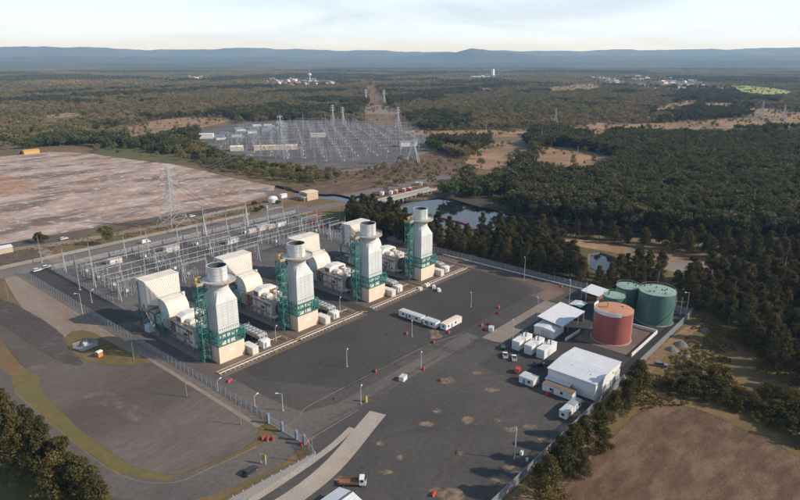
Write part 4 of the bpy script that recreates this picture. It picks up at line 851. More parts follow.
# vehicles
def vehicle(name, label, x, y, rz, kind='ute', paint=M_carwhite, cat='car', tray=None):
    t = thing(name, label, cat, (x,y,0), rz)
    wheel = MB().cyl((0,-.13,0),(0,.13,0),.36,n=16).mesh('wheel', M_tyre); rim = MB().cyl((0,-.14,0),(0,.14,0),.2,n=10).mesh('rim', M_grey)
    if kind in ('ute','wagon'):
        L, w = 5.1, .93
        body = [(-2.5,.42),(-2.45,.98),(-2.3,1.02),(1.0,1.05),(2.2,.95),(2.52,.75),(2.55,.42)]
        P('body', paint, t, lambda b: b.prism(body, -w, w, 'y'))
        back = -.55 if kind == 'ute' else -2.2
        P('cabin', M_glass, t, lambda b: b.hexa([(back,-w+.04,1.03),(1.15,-w+.04,1.03),(1.15,w-.04,1.03),(back,w-.04,1.03)],[(back+.18,-w+.2,1.66),(.42,-w+.2,1.66),(.42,w-.2,1.66),(back+.18,w-.2,1.66)]))
        P('cab_roof', paint, t, lambda b: b.hexa([(back+.16,-w+.18,1.661),(.45,-w+.18,1.661),(.45,w-.18,1.661),(back+.16,w-.18,1.661)],[(back+.3,-w+.28,1.76),(.3,-w+.28,1.76),(.3,w-.28,1.76),(back+.3,w-.28,1.76)]))
        if kind == 'ute': P('tray', M_dgrey, t, lambda b: b.box(-2.36,-.66,-w+.12,w-.12,1.051,1.075)); P('tray_side', paint, t, lambda b: (b.box(-2.42,-.62,-w+.02,-w+.11,1.052,1.3), b.box(-2.42,-.62,w-.11,w-.02,1.052,1.3), b.box(-2.42,-2.34,-w+.12,w-.12,1.052,1.3)))
        xs = (-1.55, 1.6)
        for y_ in (-.62,.62): P('headlight', M_white, t, lambda b: b.box(2.53,2.58,y_-.18,y_+.18,.62,.78)); P('tail_light', M_red, t, lambda b: b.box(-2.53,-2.49,y_-.12,y_+.12,.65,.9))
    elif kind == 'van':
        L, w = 5.6, 1.0
        P('body', paint, t, lambda b: b.prism([(-2.7,.4),(-2.75,2.3),(-2.6,2.45),(1.2,2.45),(2.05,1.35),(2.7,1.15),(2.75,.4)], -w, w, 'y'))
        P('windscreen', M_glass, t, lambda b: b.hexa([(1.34,-w+.1,2.3),(2.0,-w+.1,1.45),(2.0,w-.1,1.45),(1.34,w-.1,2.3)],[(1.4,-w+.1,2.34),(2.06,-w+.1,1.47),(2.06,w-.1,1.47),(1.4,w-.1,2.34)])); P('side_window', M_glass, t, lambda b: (b.box(.3,1.25,-w-.02,-w-.003,1.45,2.1), b.box(.3,1.25,w+.003,w+.02,1.45,2.1)))
        xs = (-1.7, 1.8)
    else:   # flat bed truck
        L, w = 7.5, 1.15
        P('chassis', M_dgrey, t, lambda b: b.box(-3.6,3.5,-.5,.5,.55,.85)); P('cab', paint, t, lambda b: b.prism([(1.9,.6),(1.9,2.6),(3.2,2.6),(3.65,1.6),(3.75,.6)], -w, w, 'y'))
        P('windscreen', M_glass, t, lambda b: b.hexa([(3.27,-w+.15,2.5),(3.66,-w+.15,1.65),(3.66,w-.15,1.65),(3.27,w-.15,2.5)],[(3.32,-w+.15,2.52),(3.71,-w+.15,1.67),(3.71,w-.15,1.67),(3.32,w-.15,2.52)])); P('side_window', M_glass, t, lambda b: (b.box(2.2,3.1,-w-.02,-w-.003,1.6,2.35), b.box(2.2,3.1,w+.003,w+.02,1.6,2.35)))
        P('tray', tray or M_rust, t, lambda b: (b.box(-3.7,1.75,-w,w,.86,1.05), b.box(-3.7,1.75,-w,-w+.08,1.051,1.5), b.box(-3.7,1.75,w-.08,w,1.051,1.5), b.box(1.62,1.75,-w+.09,w-.09,1.051,2.0)))
        xs = (-2.4, 2.7)
    for x_ in xs:
        for y_ in (-w+.12, w-.12):
            o = obj('wheel', wheel, t, (x_,y_,.36)); obj('rim', rim, o)
    return t
vehicle('ute', 'white ute parked left of its pair in front of the generator containers', 77.6,-79.4, R(35), 'ute')
vehicle('ute', 'white ute parked right of its pair in front of the generator containers', 77.9,-83.3, R(35), 'ute')
vehicle('parked_car', 'dark car parked between generator containers and the big warehouse', 79.6,-93.4, R(-35), 'wagon', M_cardark)
vehicle('parked_car', 'dark grey car parked on the grass outside the fence', 109.8,-128.6, R(-62), 'wagon', M_carsilver)
vehicle('tray_truck', 'small white tray truck parked beside the gatehouse roof', -15.8,-88.2, R(-50), 'truck', M_carwhite, 'truck')
vehicle('parked_car', 'small black car on the access road outside the gate', -31.2,-62.6, R(10), 'wagon', M_cardark)
vehicle('red_truck', 'red truck at the back of the switchyard, left of two', *G(311,224), R(-45), 'truck', M_red, 'truck', M_red)
vehicle('red_truck', 'red truck at the back of the switchyard, right of two', *G(321,228), R(-45), 'truck', M_red, 'truck', M_red)
vehicle('delivery_van', 'white van beside the switchyard near the long cream stores', *G(271,228), R(20), 'van', M_carwhite, 'van')
vehicle('delivery_van', 'white van on the main road left of the big lattice pylon', *G(146,243), R(2), 'van', M_carwhite, 'van')
vehicle('parked_car', 'pale car beside the gravel track below the ash pad', *G(64,239.5), R(10), 'wagon', M_carwhite)
vehicle('parked_car', 'pale car on the gravel track near the big lattice pylon', *G(192,217), R(10), 'wagon', M_carwhite)
vehicle('parked_car', 'white car near the road bend and round white tank', *G(267,208), R(60), 'wagon', M_carwhite)
vehicle('parked_car', 'small blue car on the road bend behind the switchyard', *G(296,217), R(30), 'wagon', M_bluegrey)
for k, (x, y, lb) in enumerate(((38,271,'left of two'),(47,268,'right of two'))): vehicle('parked_car', 'white car waiting at the western gate, '+lb, *G(x,y), R(5), 'wagon', M_carwhite)['group'] = 'cars at the western gate'
# lamp posts and poles
def lamp(x, y, h, label, rz, arm=1.6):
    t = thing('lamp_post', label, 'lamp post', (x,y,0), rz, 'yard lamp posts')
    P('pole', M_lgrey, t, lambda b: b.cyl((0,0,.2),(0,0,h),.13,.08,8)); P('base', M_conc, t, lambda b: b.cyl((0,0,0),(0,0,.35),.35,n=10))
    P('arm', M_lgrey, t, lambda b: b.bar((0,0,h-.05),(arm,0,h+.25),.09)); P('lamp_head', M_white, t, lambda b: b.hexa([(arm-.3,-.22,h+.12),(arm+.6,-.22,h+.16),(arm+.6,.22,h+.16),(arm-.3,.22,h+.12)],[(arm-.3,-.14,h+.34),(arm+.6,-.14,h+.34),(arm+.6,.14,h+.34),(arm-.3,.14,h+.34)]))
for (x,y,h,rz,lb) in ((283,411,6.5,2.3,'nearest the entrance gate in the dark yard'),(347,367,6.5,.6,'in the middle of the dark yard before the stacks'),(361,404,6,.6,'at the kerb of the plant road bend'),(412,337,6.5,.7,'in front of the three yard cabins'),(471,307,6.5,.7,'behind the three yard cabins'),(421,369,6,.6,'beside the plant road below the yard cabins'),(512.5,344,10,.7,'by the near end of the brown concrete pad'),(537,320,10,.7,'halfway along the brown concrete pad'),(569,303,11,.7,'left of the small teal shed by the fence'),(686,315,11,2.4,'right of the largest green tank at the fence corner'),(276,341,6,.6,'beside the second fan cooler'),(340,311,6,.6,'beside the third fan cooler'),(83,316,11,2.6,'inside the western fence near the switchyard'),(92,303,6,.5,'short, on the bend by the switchyard fence'),(218,415-24,4,.3,'beside the leftmost stack on the plant road'),(524,280,12,.7,'slim, on the back fence below the casuarinas'),(255,407,4,.3,'short, near the gate end of the west fence')):
    lamp(*G(x,y), h, 'grey lamp post ' + lb, rz)
def pole(name, label, px, py, h, m=M_wood, r=.16, arms=0, cat='pole', group=None, rz=.6):
    t = thing(name, label, cat, (*G(px,py),0), rz, group)
    P('shaft', m, t, lambda b: b.cyl((0,0,0),(0,0,h),r,r*.55,8))
    if arms: 
        for k in range(arms): P('crossarm', m, t, lambda b: b.box(-1.1,1.1,-.08,.08,h-.6-k*1.1,h-.42-k*1.1))
    P('cap', M_grey, t, lambda b: b.cyl((0,0,h),(0,0,h+.12),r*.7,n=8))
    return t
for (x,y,h,lb) in ((134,360,7.5,'on the grass island, farthest along the west fence'),(187,397,8,'second along the west fence from the grass island'),(241,425,8,'third along the west fence, near the gate'),(313,463,8,'right of the entrance gate by the path'),(8,298,8,'at the left edge beside the orange dirt'),(43,320,6,'short, beside the dark gravel lot')):
    pole('green_pole', 'pale green timber pole ' + lb, x, y, h, group='pale green poles')
pole('power_pole', 'grey pole with crossarm standing in the lower asphalt yard', 514.5,459.5,11,M_lgrey,.2,1)
for (x,y,h,lb) in ((585,306,12,'left of the small back canopy roof'),(657,290,10,'behind the largest green tank among the trees'),(680,316,9,'just left of the corner lamp by the fence'),(784,272,9,'on the canal track at the right')): pole('power_pole', 'slim grey pole ' + lb, x, y, h, M_lgrey, .15, group='slim grey poles')
# small objects about the yard
def barrier(label, x, y, rz, n=1, m=M_red, L=2.0):
    t = thing('barrier', label, 'barrier', (x,y,0), rz, 'red plastic barriers')
    P('body', m, t, lambda b: b.prism([(-.28,0),(.28,0),(.22,.35),(.09,.55),(.09,1.0),(-.09,1.0),(-.09,.55),(-.22,.35)], -L/2, L/2)); P('foot', M_white, t, lambda b: b.box(-L/2+.2,-L/2+.5,-.34,.34,.0,.12))
for (x,y,rz,lb) in ((263,439,.6,'leftmost of the row outside the gate'),(268,440,.6,'second of the row outside the gate'),(273,439.5,.9,'nearest the gate post on the left'),(303,445,.3,'just right of the gate'),(307,443,.3,'farther right of the gate'),(230,381.5,.2,'below the leftmost stack'),(376,372,.6,'in the middle of the dark yard'),(424,369.5,.5,'beside the lamp post on the plant road'),(441,381,.6,'above the large tan stain'),(449,333,.3,'left of the tan roofed yard cabin'),(434,343,.5,'below the three yard cabins'),(407,334,.4,'near the lamp before the yard cabins'),(482,326,.2,'left in the cluster by the concrete pad'),(486,330,.9,'in the middle of the cluster by the concrete pad'),(489,325,1.4,'right in the cluster by the concrete pad'),(498.5,314,.8,'nearer of two on the yard bend'),(499,308,.2,'farther of two on the yard bend'),(562,287,.2,'against the back fence'),(434,495,.2,'at the bottom edge on the tan stain'),(548,394.5,-1,'in front of the brownish roofed cabin')):
    barrier('red plastic road barrier ' + lb, *G(x,y), rz)
for (x,y,rz,lb) in ((491,330.5,.4,'beside the red barrier cluster'),(403,380,.2,'in the dark yard')):
    t = thing('white_crate', 'white crate '+lb, 'crate', (*G(x,y),0), rz); P('body', M_white, t, lambda b: b.box(-1.4,1.4,-1,1,.12,1.7)); P('pallet', M_timber, t, lambda b: b.box(-1.5,1.5,-1.1,1.1,0,.11)); P('lid', M_lgrey, t, lambda b: b.box(-1.45,1.45,-1.05,1.05,1.71,1.8))
t = thing('generator_trailer', 'red trailer generator left of the small cabin near the warehouse', 'trailer', (69.5,-89.8,0), .3)
P('body', M_red, t, lambda b: b.prism([(-1.5,.5),(1.5,.5),(1.5,1.6),(1.1,2.0),(-1.5,2.0)], -.8,.8,'y')); P('panel', M_orange, t, lambda b: b.box(-1.56,-1.505,-.6,.6,.7,1.7)); P('drawbar', M_dgrey, t, lambda b: b.bar((1.5,0,.55),(2.8,0,.5),.12))
for y in (-.9,.9): P('wheel', M_tyre, t, lambda b: b.cyl((0,y-.1,.35),(0,y+.1,.35),.35,n=12))
t = thing('waste_skip', 'teal waste skip at the end of the brown concrete pad', 'skip', (82.8,-75.3,0), .5)
P('body', M_greenbin, t, lambda b: b.prism([(-1.9,.9),(-1.2,.1),(1.2,.1),(1.9,.9),(1.9,1.4),(-1.9,1.4)], -.85,.85,'y')); P('load', M_dgrey, t, lambda b: b.box(-1.7,1.7,-.75,.75,1.401,1.5)); P('rim', M_greenbin, t, lambda b: (b.bar((-1.95,-.9,1.4),(1.95,-.9,1.4),.1), b.bar((-1.95,.9,1.4),(1.95,.9,1.4),.1)))
t = thing('transformer_cage', 'fenced transformer cage on the grass island west of the units', 'cage', (-27.5,54.5,0), .15)
P('slab', M_conc, t, lambda b: b.box(-3.6,3.6,-3,3,0,.15)); P('transformer', M_lgrey, t, lambda b: b.box(-1,1,-.8,.8,.15,2.0)); P('bushing', M_white, t, lambda b: (b.cyl((-.5,0,2),(-.5,0,2.7),.1,n=8), b.cyl((.5,0,2),(.5,0,2.7),.1,n=8)))
for sx, sy, L, rz in ((0,-3,7.2,0),(0,3,7.2,0),(-3.6,0,6,math.pi/2),(3.6,0,6,math.pi/2)):
    b = MB(); b.quad((-L/2,0,.2),(L/2,0,.2),(L/2,0,2),(-L/2,0,2)); b.mi = 1; [b.bar((-L/2+L*k/3,0,.15),(-L/2+L*k/3,0,2.1),.09) for k in range(4)]; b.bar((-L/2,0,2.05),(L/2,0,2.05),.08); o = obj('cage_side', b.mesh('cage_side',[M_link,M_grey]), t, (sx,sy,0), rz)
t = thing('orange_hut', 'little orange kiosk on the grass island beside the transformer cage', 'kiosk', (-27.6,41.8,0), .2)
P('body', M_orange, t, lambda b: b.box(-1,1,-.9,.9,.05,2.1)); P('roof', M_white, t, lambda b: b.prism([(-1.1,2.105),(1.1,2.105),(.6,2.45),(-.6,2.45)], -1.15,1.15)); P('door', M_rust, t, lambda b: b.box(-1.05,-1.005,-.4,.4,.15,1.9))
t = thing('yellow_sign', 'yellow warning board with white post beside the access road', 'sign', (-26.3,-62.2,0), .3)
P('board', M_yellow, t, lambda b: b.box(-.05,.05,-.9,.9,1.2,3.2)); P('post', M_white, t, lambda b: (b.bar((-.12,-.8,0),(-.12,-.8,3.1),.14), b.bar((-.12,.8,0),(-.12,.8,3.1),.14)))
t = thing('yellow_bollard', 'yellow painted post box at the bend of the plant road', 'post box', (*G(366,402),0)); P('body', M_yellow, t, lambda b: b.box(-.35,.35,-.35,.35,.1,2.6)); P('top', M_dgrey, t, lambda b: b.box(-.4,.4,-.4,.4,2.61,2.8)); P('plinth', M_conc, t, lambda b: b.box(-.6,.6,-.6,.6,0,.1))
for i,(x,y,lb) in enumerate(((521.5,455,'beside the pole in the lower yard'),(527,460.5,'lying near the fence of the lower yard'))):
    t = thing('white_box', 'small white junction box '+lb, 'junction box', (*G(x,y),0), .4*i); P('body', M_white, t, lambda b: b.box(-.5,.5,-.35,.35,.0,1.3-.7*i)); P('lid', M_lgrey, t, lambda b: b.box(-.55,.55,-.4,.4,1.301-.7*i,1.36-.7*i))
for i,(x,y,s,lb) in enumerate(((672,350,2.6,'left of the larger pair'),(681,345,2.9,'right of the larger pair'),(705,331,2.4,'by the fence corner'),(687,357,1.8,'smallest, below the pair'))):
    b = MB(); n = 18; rg = random.Random(i); pts = [(0,0,s*.62)]
    for r_, z_ in ((.35,.5),(.7,.25),(1.0,0.0)):
        pts += [(s*r_*math.cos(2*math.pi*k/n)*rg.uniform(.9,1.1), s*r_*math.sin(2*math.pi*k/n)*rg.uniform(.9,1.1), s*z_*rg.uniform(.85,1.1)) for k in range(n)]
    f = [(0,1+k,1+(k+1)%n) for k in range(n)]
    for q in range(2): f += [(1+q*n+k,1+q*n+n+k,1+q*n+n+(k+1)%n,1+q*n+(k+1)%n) for k in range(n)]
    b._add(pts, f); o = b.build('gravel_heap', mat('heap_gravel',(.22,.215,.21),(.16,.155,.15),scale=1.2,rough=.95,bump=.5), None, (*G(x,y),0), smooth=True); tag(o, 'grey gravel heap on the grass outside the fence, '+lb, 'gravel heap', 'gravel heaps')
# loose stuff in front of the third unit and by the pipes
for i,(x,y,s,lb) in enumerate(((427,286,1.6,'left of the two crates before the rightmost stack'),(420,290,1.4,'left of the pipe run end'),(434,288,1.5,'nearer of the two crates'),(439,291,1.5,'right of the pair of crates'))):
    t = thing('wrapped_crate', 'pale wrapped crate on the asphalt, '+lb, 'crate', (*G(x,y),0), .3*i); P('body', M_white, t, lambda b: b.hexa([(-s,-s*.6,.12),(s,-s*.6,.12),(s,s*.6,.12),(-s,s*.6,.12)],[(-s*.9,-s*.5,1.3),(s*.9,-s*.5,1.2),(s*.9,s*.5,1.4),(-s*.9,s*.5,1.3)])); P('pallet', M_timber, t, lambda b: b.box(-s*1.05,s*1.05,-s*.65,s*.65,0,.115)); P('strap', M_red, t, lambda b: b.box(-.08,.08,-s*.62,s*.62,.3,1.36))
# road side buildings
t = shed('roadside_hut', 'cream walled hut with pale roof cut by the left edge', -20,-.6,221,228, 3.2, .9, 'x', M_brick, M_whitesheet, cat='hut')
x,y = G(31,153.5); t = shed('yellow_hut', 'long low yellow hut on the far left corner of the ash pad', x-9,x+9,y-4,y+4, 4, 1.2, 'x', mat('ochre_wall',(.60,.38,.12),(.5,.32,.1),scale=.5), mat('ochre_roof',(.55,.33,.12),(.45,.28,.1),scale=.5), cat='hut')
x,y = G(309,199); t = shed('control_building', 'small beige control building on the grass behind the switchyard', x-6,x+6,y-5,y+5, 6.5, .4, 'x', M_brick, M_cream, cat='building')
for k in range(4): P('window', M_glass, t, lambda b: b.box(-6.1,-6.01,-3.8+k*2,-2.6+k*2,4.2,5.4))
P('verandah', M_white, t, lambda b: (b.box(-9,-6.05,-5,5,3.0,3.2), b.bar((-8.8,-4.8,0),(-8.8,-4.8,3),.2), b.bar((-8.8,4.8,0),(-8.8,4.8,3),.2)))
x,y = G(273,202); t = thing('dome_tank', 'white dome topped water tank near the road bend', 'water tank', (x,y,0)); P('shell', M_white, t, lambda b: b.lathe([(4,0),(4,3.4)],n=32), smooth=True); P('dome', M_white, t, lambda b: b.lathe([(4.05,3.41),(3.2,4.3),(1.8,4.9),(.01,5.1)],n=32), smooth=True); P('outlet', M_grey, t, lambda b: b.cyl((-4,-.5,.6),(-5,-.8,.6),.2,n=8))
x,y = G(283,197.5); t = shed('site_hut', 'small white hut beside the dome topped water tank', x-3,x+3,y-2,y+2, 2.8, .5, 'x', cat='hut')
x,y = G(258,230.5)
for k in range(4):
    q = G(252+k*9.5, 232.5-k*2.1); t = thing('storage_container', ('cream','white','tan','pale')[k]+' storage container in the row behind the switchyard, '+('leftmost','second','third','rightmost')[k], 'container', (*q,0), R(2), 'storage containers behind the switchyard')
    P('body', (M_cream,M_white,M_timber,M_pale)[k], t, lambda b: b.box(-3,3,-1.25,1.25,.1,2.6)); P('roof', M_lgrey, t, lambda b: b.box(-3.05,3.05,-1.3,1.3,2.601,2.68)); P('door', M_lgrey, t, lambda b: (b.box(-3.06,-3.005,-1.1,-.05,.2,2.5), b.box(-3.06,-3.005,.05,1.1,.2,2.5)))
# bridge over the canal arm
A, B_ = Vector(G(384,203)), Vector(G(430,191.5)); d = B_-A; L = d.length
t = thing('road_bridge', 'low concrete bridge on piers across the canal', 'bridge', (A.x,A.y,0), math.atan2(d.y,d.x))
P('deck', M_path if 'M_path' in globals() else M_conc, t, lambda b: b.box(-4,L+4,-4.5,4.5,1.6,2.3)); P('parapet', M_conc, t, lambda b: b.box(-4,L+4,-4.7,-4.5,1.5,3.2)); P('parapet', M_conc, t, lambda b: b.box(-4,L+4,4.5,4.7,1.5,3.2))
pr = MB().box(-.5,.5,-4,4,-2.5,1.59).mesh('pier', M_conc)
for k in range(11): obj('pier', pr, t, (3+k*(L-6)/10,0,0))
for k, (x,y,m) in enumerate(((396,193,M_orange),(404,191.5,M_orange),(410,190.5,M_red),(417,185,M_orange),(421,185,M_white),(372,197,M_orange),(382,195,M_white),(391,194,M_white))):
    t = thing('site_container', ('orange','orange','red','orange','white','orange','white','white')[k]+' site box along the bridge approach, '+('fourth','fifth','sixth','seventh','last','first','second','third')[k]+' from the left', 'container', (*G(x,y),0), .5, 'boxes along the bridge approach'); P('body', m, t, lambda b: b.box(-3,3,-1.3,1.3,.15,2.6)); P('roof', M_lgrey, t, lambda b: b.box(-3.05,3.05,-1.35,1.35,2.601,2.7)); P('skid', M_dgrey, t, lambda b: b.box(-2.8,2.8,-1.1,1.1,.1,.149))
# red containment boom on the water
line = spline([G(438,216.3),G(446,218.2),G(456,220.5),G(466,223.5),G(472,227)], 9)
t = thing('containment_boom', 'red floating containment boom on the canal', 'boom', (*line[0],-1))
fm = MB().cyl((-1.3,0,.25),(1.3,0,.25),.7,n=12).mesh('float', M_red)
ln = 0; last = Vector(line[0])
for a, c in zip(line[:-1], line[1:]):
    a, c = Vector(a), Vector(c); m_ = (a+c)/2; o = obj('float', fm, t, (m_.x-line[0][0], m_.y-line[0][1], 0), math.atan2((c-a).y,(c-a).x)); o.scale.x = (c-a).length/2.75

t = thing('white_pipe', 'long white pipe on low blocks along the back fence', 'pipeline', (165.9,18,0))
P('pipe', M_white, t, lambda b: b.cyl((0,0,.75),(0,-100,.75),.28,n=10))
bm_ = MB().box(-.5,.5,-.2,.2,0,.5).mesh('support_block', M_conc)
for k in range(26): obj('support_block', bm_, t, (0,-k*4.0,0))
# ================================================================== SWITCHYARDS AND PYLONS
def make_gantry(Wd=14, h=10):
    t = thing('gantry', '', 'gantry')
    for x in (-Wd/2, Wd/2):
        P('post', M_grey, t, lambda b: (b.bar((x,-1.5,0),(x,0,h),.32), b.bar((x,1.5,0),(x,0,h),.32), b.bar((x,-.9,h*.4),(x,.9,h*.4),.16), b.bar((x,0,h),(x,0,h+3.5),.18)))
    P('beam', M_grey, t, lambda b: (b.bar((-Wd/2,-.35,h-.2),(Wd/2,-.35,h-.2),.16), b.bar((-Wd/2,.35,h-.2),(Wd/2,.35,h-.2),.16), b.bar((-Wd/2,0,h+.5),(Wd/2,0,h+.5),.16), [b.bar((-Wd/2+Wd*k/10,-.35 if k%2 else .35,h-.2),(-Wd/2+Wd*(k+1)/10,0,h+.5),.09) for k in range(10)], [b.bar((-Wd/2+Wd*k/10,.35,h-.2),(-Wd/2+Wd*(k+1)/10,-.35,h-.2),.09) for k in range(10)]))
    for k in range(3):
        x = (k-1)*Wd*.3; P('insulator', M_rust, t, lambda b: (b.cyl((x,0,h-.3),(x,0,h-2.2),.16,n=8), b.bar((x,0,h-2.2),(x,.5,5.2),.06)))
    return t
def make_breaker():
    t = thing('circuit_breaker', '', 'switchgear')
    P('frame', M_grey, t, lambda b: (b.bar((-3.4,0,2.4),(3.4,0,2.4),.22), b.bar((-2.8,0,0),(-2.8,0,2.4),.24), b.bar((2.8,0,0),(2.8,0,2.4),.24)))
    P('control_box', M_white, t, lambda b: b.box(-.6,.6,-.4,.4,.9,2.2))
    for x in (-2.6,0,2.6): P('insulator_column', M_grey, t, lambda b: (b.cyl((x,0,2.5),(x,0,5.4),.24,.16,8), b.cyl((x,0,5.4),(x,.0,5.7),.3,n=8)))
    return t
def make_disconnector():
    t = thing('disconnector', '', 'switchgear')
    for x in (-2.6,0,2.6):
        P('stand', M_grey, t, lambda b: (b.bar((x,-1.2,0),(x,-1.2,2.3),.2), b.bar((x,1.2,0),(x,1.2,2.3),.2), b.bar((x,-1.5,2.4),(x,1.5,2.4),.2)))
        P('insulator_pair', M_grey, t, lambda b: (b.cyl((x,-1.2,2.5),(x,-1.2,4.5),.17,n=8), b.cyl((x,1.2,2.5),(x,1.2,4.5),.17,n=8), b.bar((x,-1.3,4.6),(x,1.3,4.6),.12)))
    return t
def make_post():
    t = thing('bus_support', '', 'switchgear')
    P('pedestal', M_grey, t, lambda b: b.bar((0,0,0),(0,0,3.2),.22)); P('insulator', M_grey, t, lambda b: (b.cyl((0,0,3.2),(0,0,5.8),.2,.15,8), b.cyl((0,0,5.8),(0,0,6.0),.32,n=8))); P('footing', M_conc, t, lambda b: b.box(-.5,.5,-.5,.5,0,.15))
    return t
def make_mast(h=24):
    t = thing('lightning_mast', '', 'mast'); P('shaft', M_grey, t, lambda b: b.cyl((0,0,.3),(0,0,h),.26,.06,8)); P('footing', M_conc, t, lambda b: b.cyl((0,0,0),(0,0,.4),.7,n=12)); return t
def scatter(fn, spots, labels, group, scale=None, rz=0):
    src = fn()
    for i, sp in enumerate(spots):
        o = src if i == 0 else dup(src)
        o.location = (sp[0], sp[1], 0); o.rotation_euler.z = sp[2] if len(sp) > 2 else rz; o['label'] = labels(i) if callable(labels) else labels; o['group'] = group
        if len(sp) > 3: o.scale = (1,1,sp[3])
rg = random.Random(3)
BX = [12, 46, 80, 116, 150]
BN = ['leftmost', 'second', 'middle', 'fourth', 'rightmost']
scatter(make_gantry, [(x, y) for x in BX for y in (93, 121, 158)], lambda i: 'line gantry in the %s bay of the plant switchyard, %s' % (BN[i//3], ('row nearest the units','middle row','row nearest the road')[i%3]), 'switchyard gantries')
scatter(make_breaker, [(x+d, y) for x in BX for d in (0,) for y in (100,114,132,147)], lambda i: 'three column circuit breaker in the %s switchyard bay, row %s' % (BN[i//4], ('nearest the units','second from the units','third from the units','nearest the road')[i%4]), 'circuit breakers of the plant switchyard')
scatter(make_disconnector, [(x, y) for x in BX for y in (96.5,106,126,139,153)], lambda i: 'low disconnector on twin stands in the %s switchyard bay, %s row from the units' % (BN[i//5], ORDW[i%5]), 'disconnectors of the plant switchyard')
scatter(make_post, [(x+d, y) for x in BX for y in (110,118,128.5,143) for d in (-3.2,0,3.2,9.5,16.5)][:100], lambda i: 'bus post in the %s bay, bus line %s, %s from its left' % (BN[i//20], ('nearest the units','second from the units','third from the units','nearest the road')[(i//5)%4], ORDW[i%5]), 'bus posts of the plant switchyard')
scatter(make_mast, [(*G(146,277),0,1.0),(*G(186,278),0,1.1),(*G(80,290),0,.85),(*G(215,270),0,.8),(*G(300,238),0,1),(*G(207,235),0,.7),(*G(247,226),0,.75),(*G(42,263),0,.7),(*G(143,250),0,.7),(*G(340,222),0,.55)], lambda i: 'slender grey lightning mast ' + ['left of the leftmost air intake','between the first two air intakes, tallest','by the western inner road','behind the second air intake','behind the third stack','left of the road side gantry','right of the road side gantry','at the western gate','on the road side behind the leftmost intake','right of the red trucks'][i], 'lightning masts')
for k, y in enumerate((110,118,128.5,143)):
    b = MB()
    for dz in (0,): b.cyl((8.8,y,6.12),(172,y,6.12),.1,n=8)
    tag(b.build('bus_tube', M_grey), 'long thin bus tube across the plant switchyard, %s of four' % ('nearest the units','second from the units','third from the units','nearest the road')[k], 'bus tube', 'bus tubes')
# tall portal by the road
t = make_gantry(); t.location = (114,166,0); t.scale = (2.4,1.2,1.35); tag(t, 'wide tall portal gantry beside the main road behind the switchyard', 'gantry')
# white stores among the bays
for k,(x,y,L,lb) in enumerate(((30,152,7,'leftmost'),(64,150,9,'second'),(98,136,8,'third'),(132,150,9,'rightmost'))):
    t = thing('relay_hut', 'pale relay hut among the switchyard bays, %s of four' % lb, 'hut', (x,y,0), 0, 'relay huts'); P('body', M_pale, t, lambda b: b.box(-L/2,L/2,-1.8,1.8,.1,3)); P('roof', M_grey, t, lambda b: b.box(-L/2-.2,L/2+.2,-2,2,3.001,3.15)); P('door', M_bluegrey, t, lambda b: b.box(-.5,.5,-1.86,-1.805,.15,2.2))
# far switchyard
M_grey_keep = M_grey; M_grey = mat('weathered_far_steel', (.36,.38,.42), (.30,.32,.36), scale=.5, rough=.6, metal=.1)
FS = GP([(214,149),(245,137),(300,124),(400,127),(422,138),(418,150),(366,162),(326,164),(250,158)])
_seen = {}
def fzone(p, kind='g'):
    dx, dy = p[0]-CX, p[1]-CY; X = dx*_c-dy*_s; Y = dx*_s+dy*_c; px = 400+FPX*X/(Y*math.cos(PITCH)+CAM_H*math.sin(PITCH)); d = math.hypot(dx,dy)
    k = ('near row' if d < 600 else 'middle rows' if d < 700 else 'rear rows' if d < 800 else 'farthest rows') + ' ' + ('at the left end' if px < 275 else 'left of the middle' if px < 325 else 'right of the middle' if px < 375 else 'at the right end')
    _seen[kind+k] = _seen.get(kind+k, 0)+1; return ORDW[min(_seen[kind+k],len(ORDW))-1] + ' in the ' + k
def grid_in(poly, sx, sy, rot, rg, jit=.0):
    xs = [p[0] for p in poly]; ys = [p[1] for p in poly]; c = Vector(((min(xs)+max(xs))/2,(min(ys)+max(ys))/2)); out = []
    for i in range(-40,41):
        for j in range(-40,41):
            q = c + Matrix.Rotation(rot,2) @ Vector((i*sx+rg.uniform(-jit,jit), j*sy+rg.uniform(-jit,jit)))
            if pip(np.array([q]), poly)[0]: out.append((q.x,q.y,rot))
    return out
rot = R(-38)
FG = grid_in(FS, 31, 38, rot, rg, 3)
scatter(lambda: make_gantry(24,13), [(x,y,r+(math.pi/2 if k%5==0 else 0)) for k,(x,y,r) in enumerate(FG)], lambda i: 'tall gantry of the far switchyard, '+fzone(FG[i]), 'gantries of the far switchyard')
FP = [(x,y,r,1.3) for x,y,r in grid_in(FS, 16, 20, rot, rg, 3)][:185]
scatter(make_post, FP, lambda i: 'bus post of the far switchyard, '+fzone(FP[i],'p'), 'bus posts of the far switchyard')
FB = [(x+5,y+6,r,1.1) for x,y,r in grid_in(FS, 21, 29, rot, rg, 2)]
scatter(make_breaker, FB, lambda i: 'breaker of the far switchyard, '+fzone(FB[i],'b'), 'breakers of the far switchyard')
FM = [(x+8,y-5,0,rg.uniform(.75,1.15)) for x,y,r in grid_in(FS, 38, 36, rot, rg, 8)]
scatter(lambda: make_mast(27), FM, lambda i: 'tall mast of the far switchyard, '+fzone(FM[i],'m'), 'masts of the far switchyard')
scatter(lambda: make_mast(20), [(*G(x,y),0,s) for x,y,s in ((206,147,1),(216,143,1),(224,139,.9),(240,135,1),(252,131,1.1),(262,129,1),(290,126,1),(436,142,.8))], lambda i: 'grey mast along the edge of the far switchyard, %s from left' % ORDW[i], 'edge masts of the far switchyard')
x,y = G(276,149.5); t = shed('long_hall', 'long cream hall on the near edge of the far switchyard', x-28,x+28,y-5,y+5, 5, 1, 'x', M_cream, M_cream, cat='hall'); t.rotation_euler.z = R(-38)
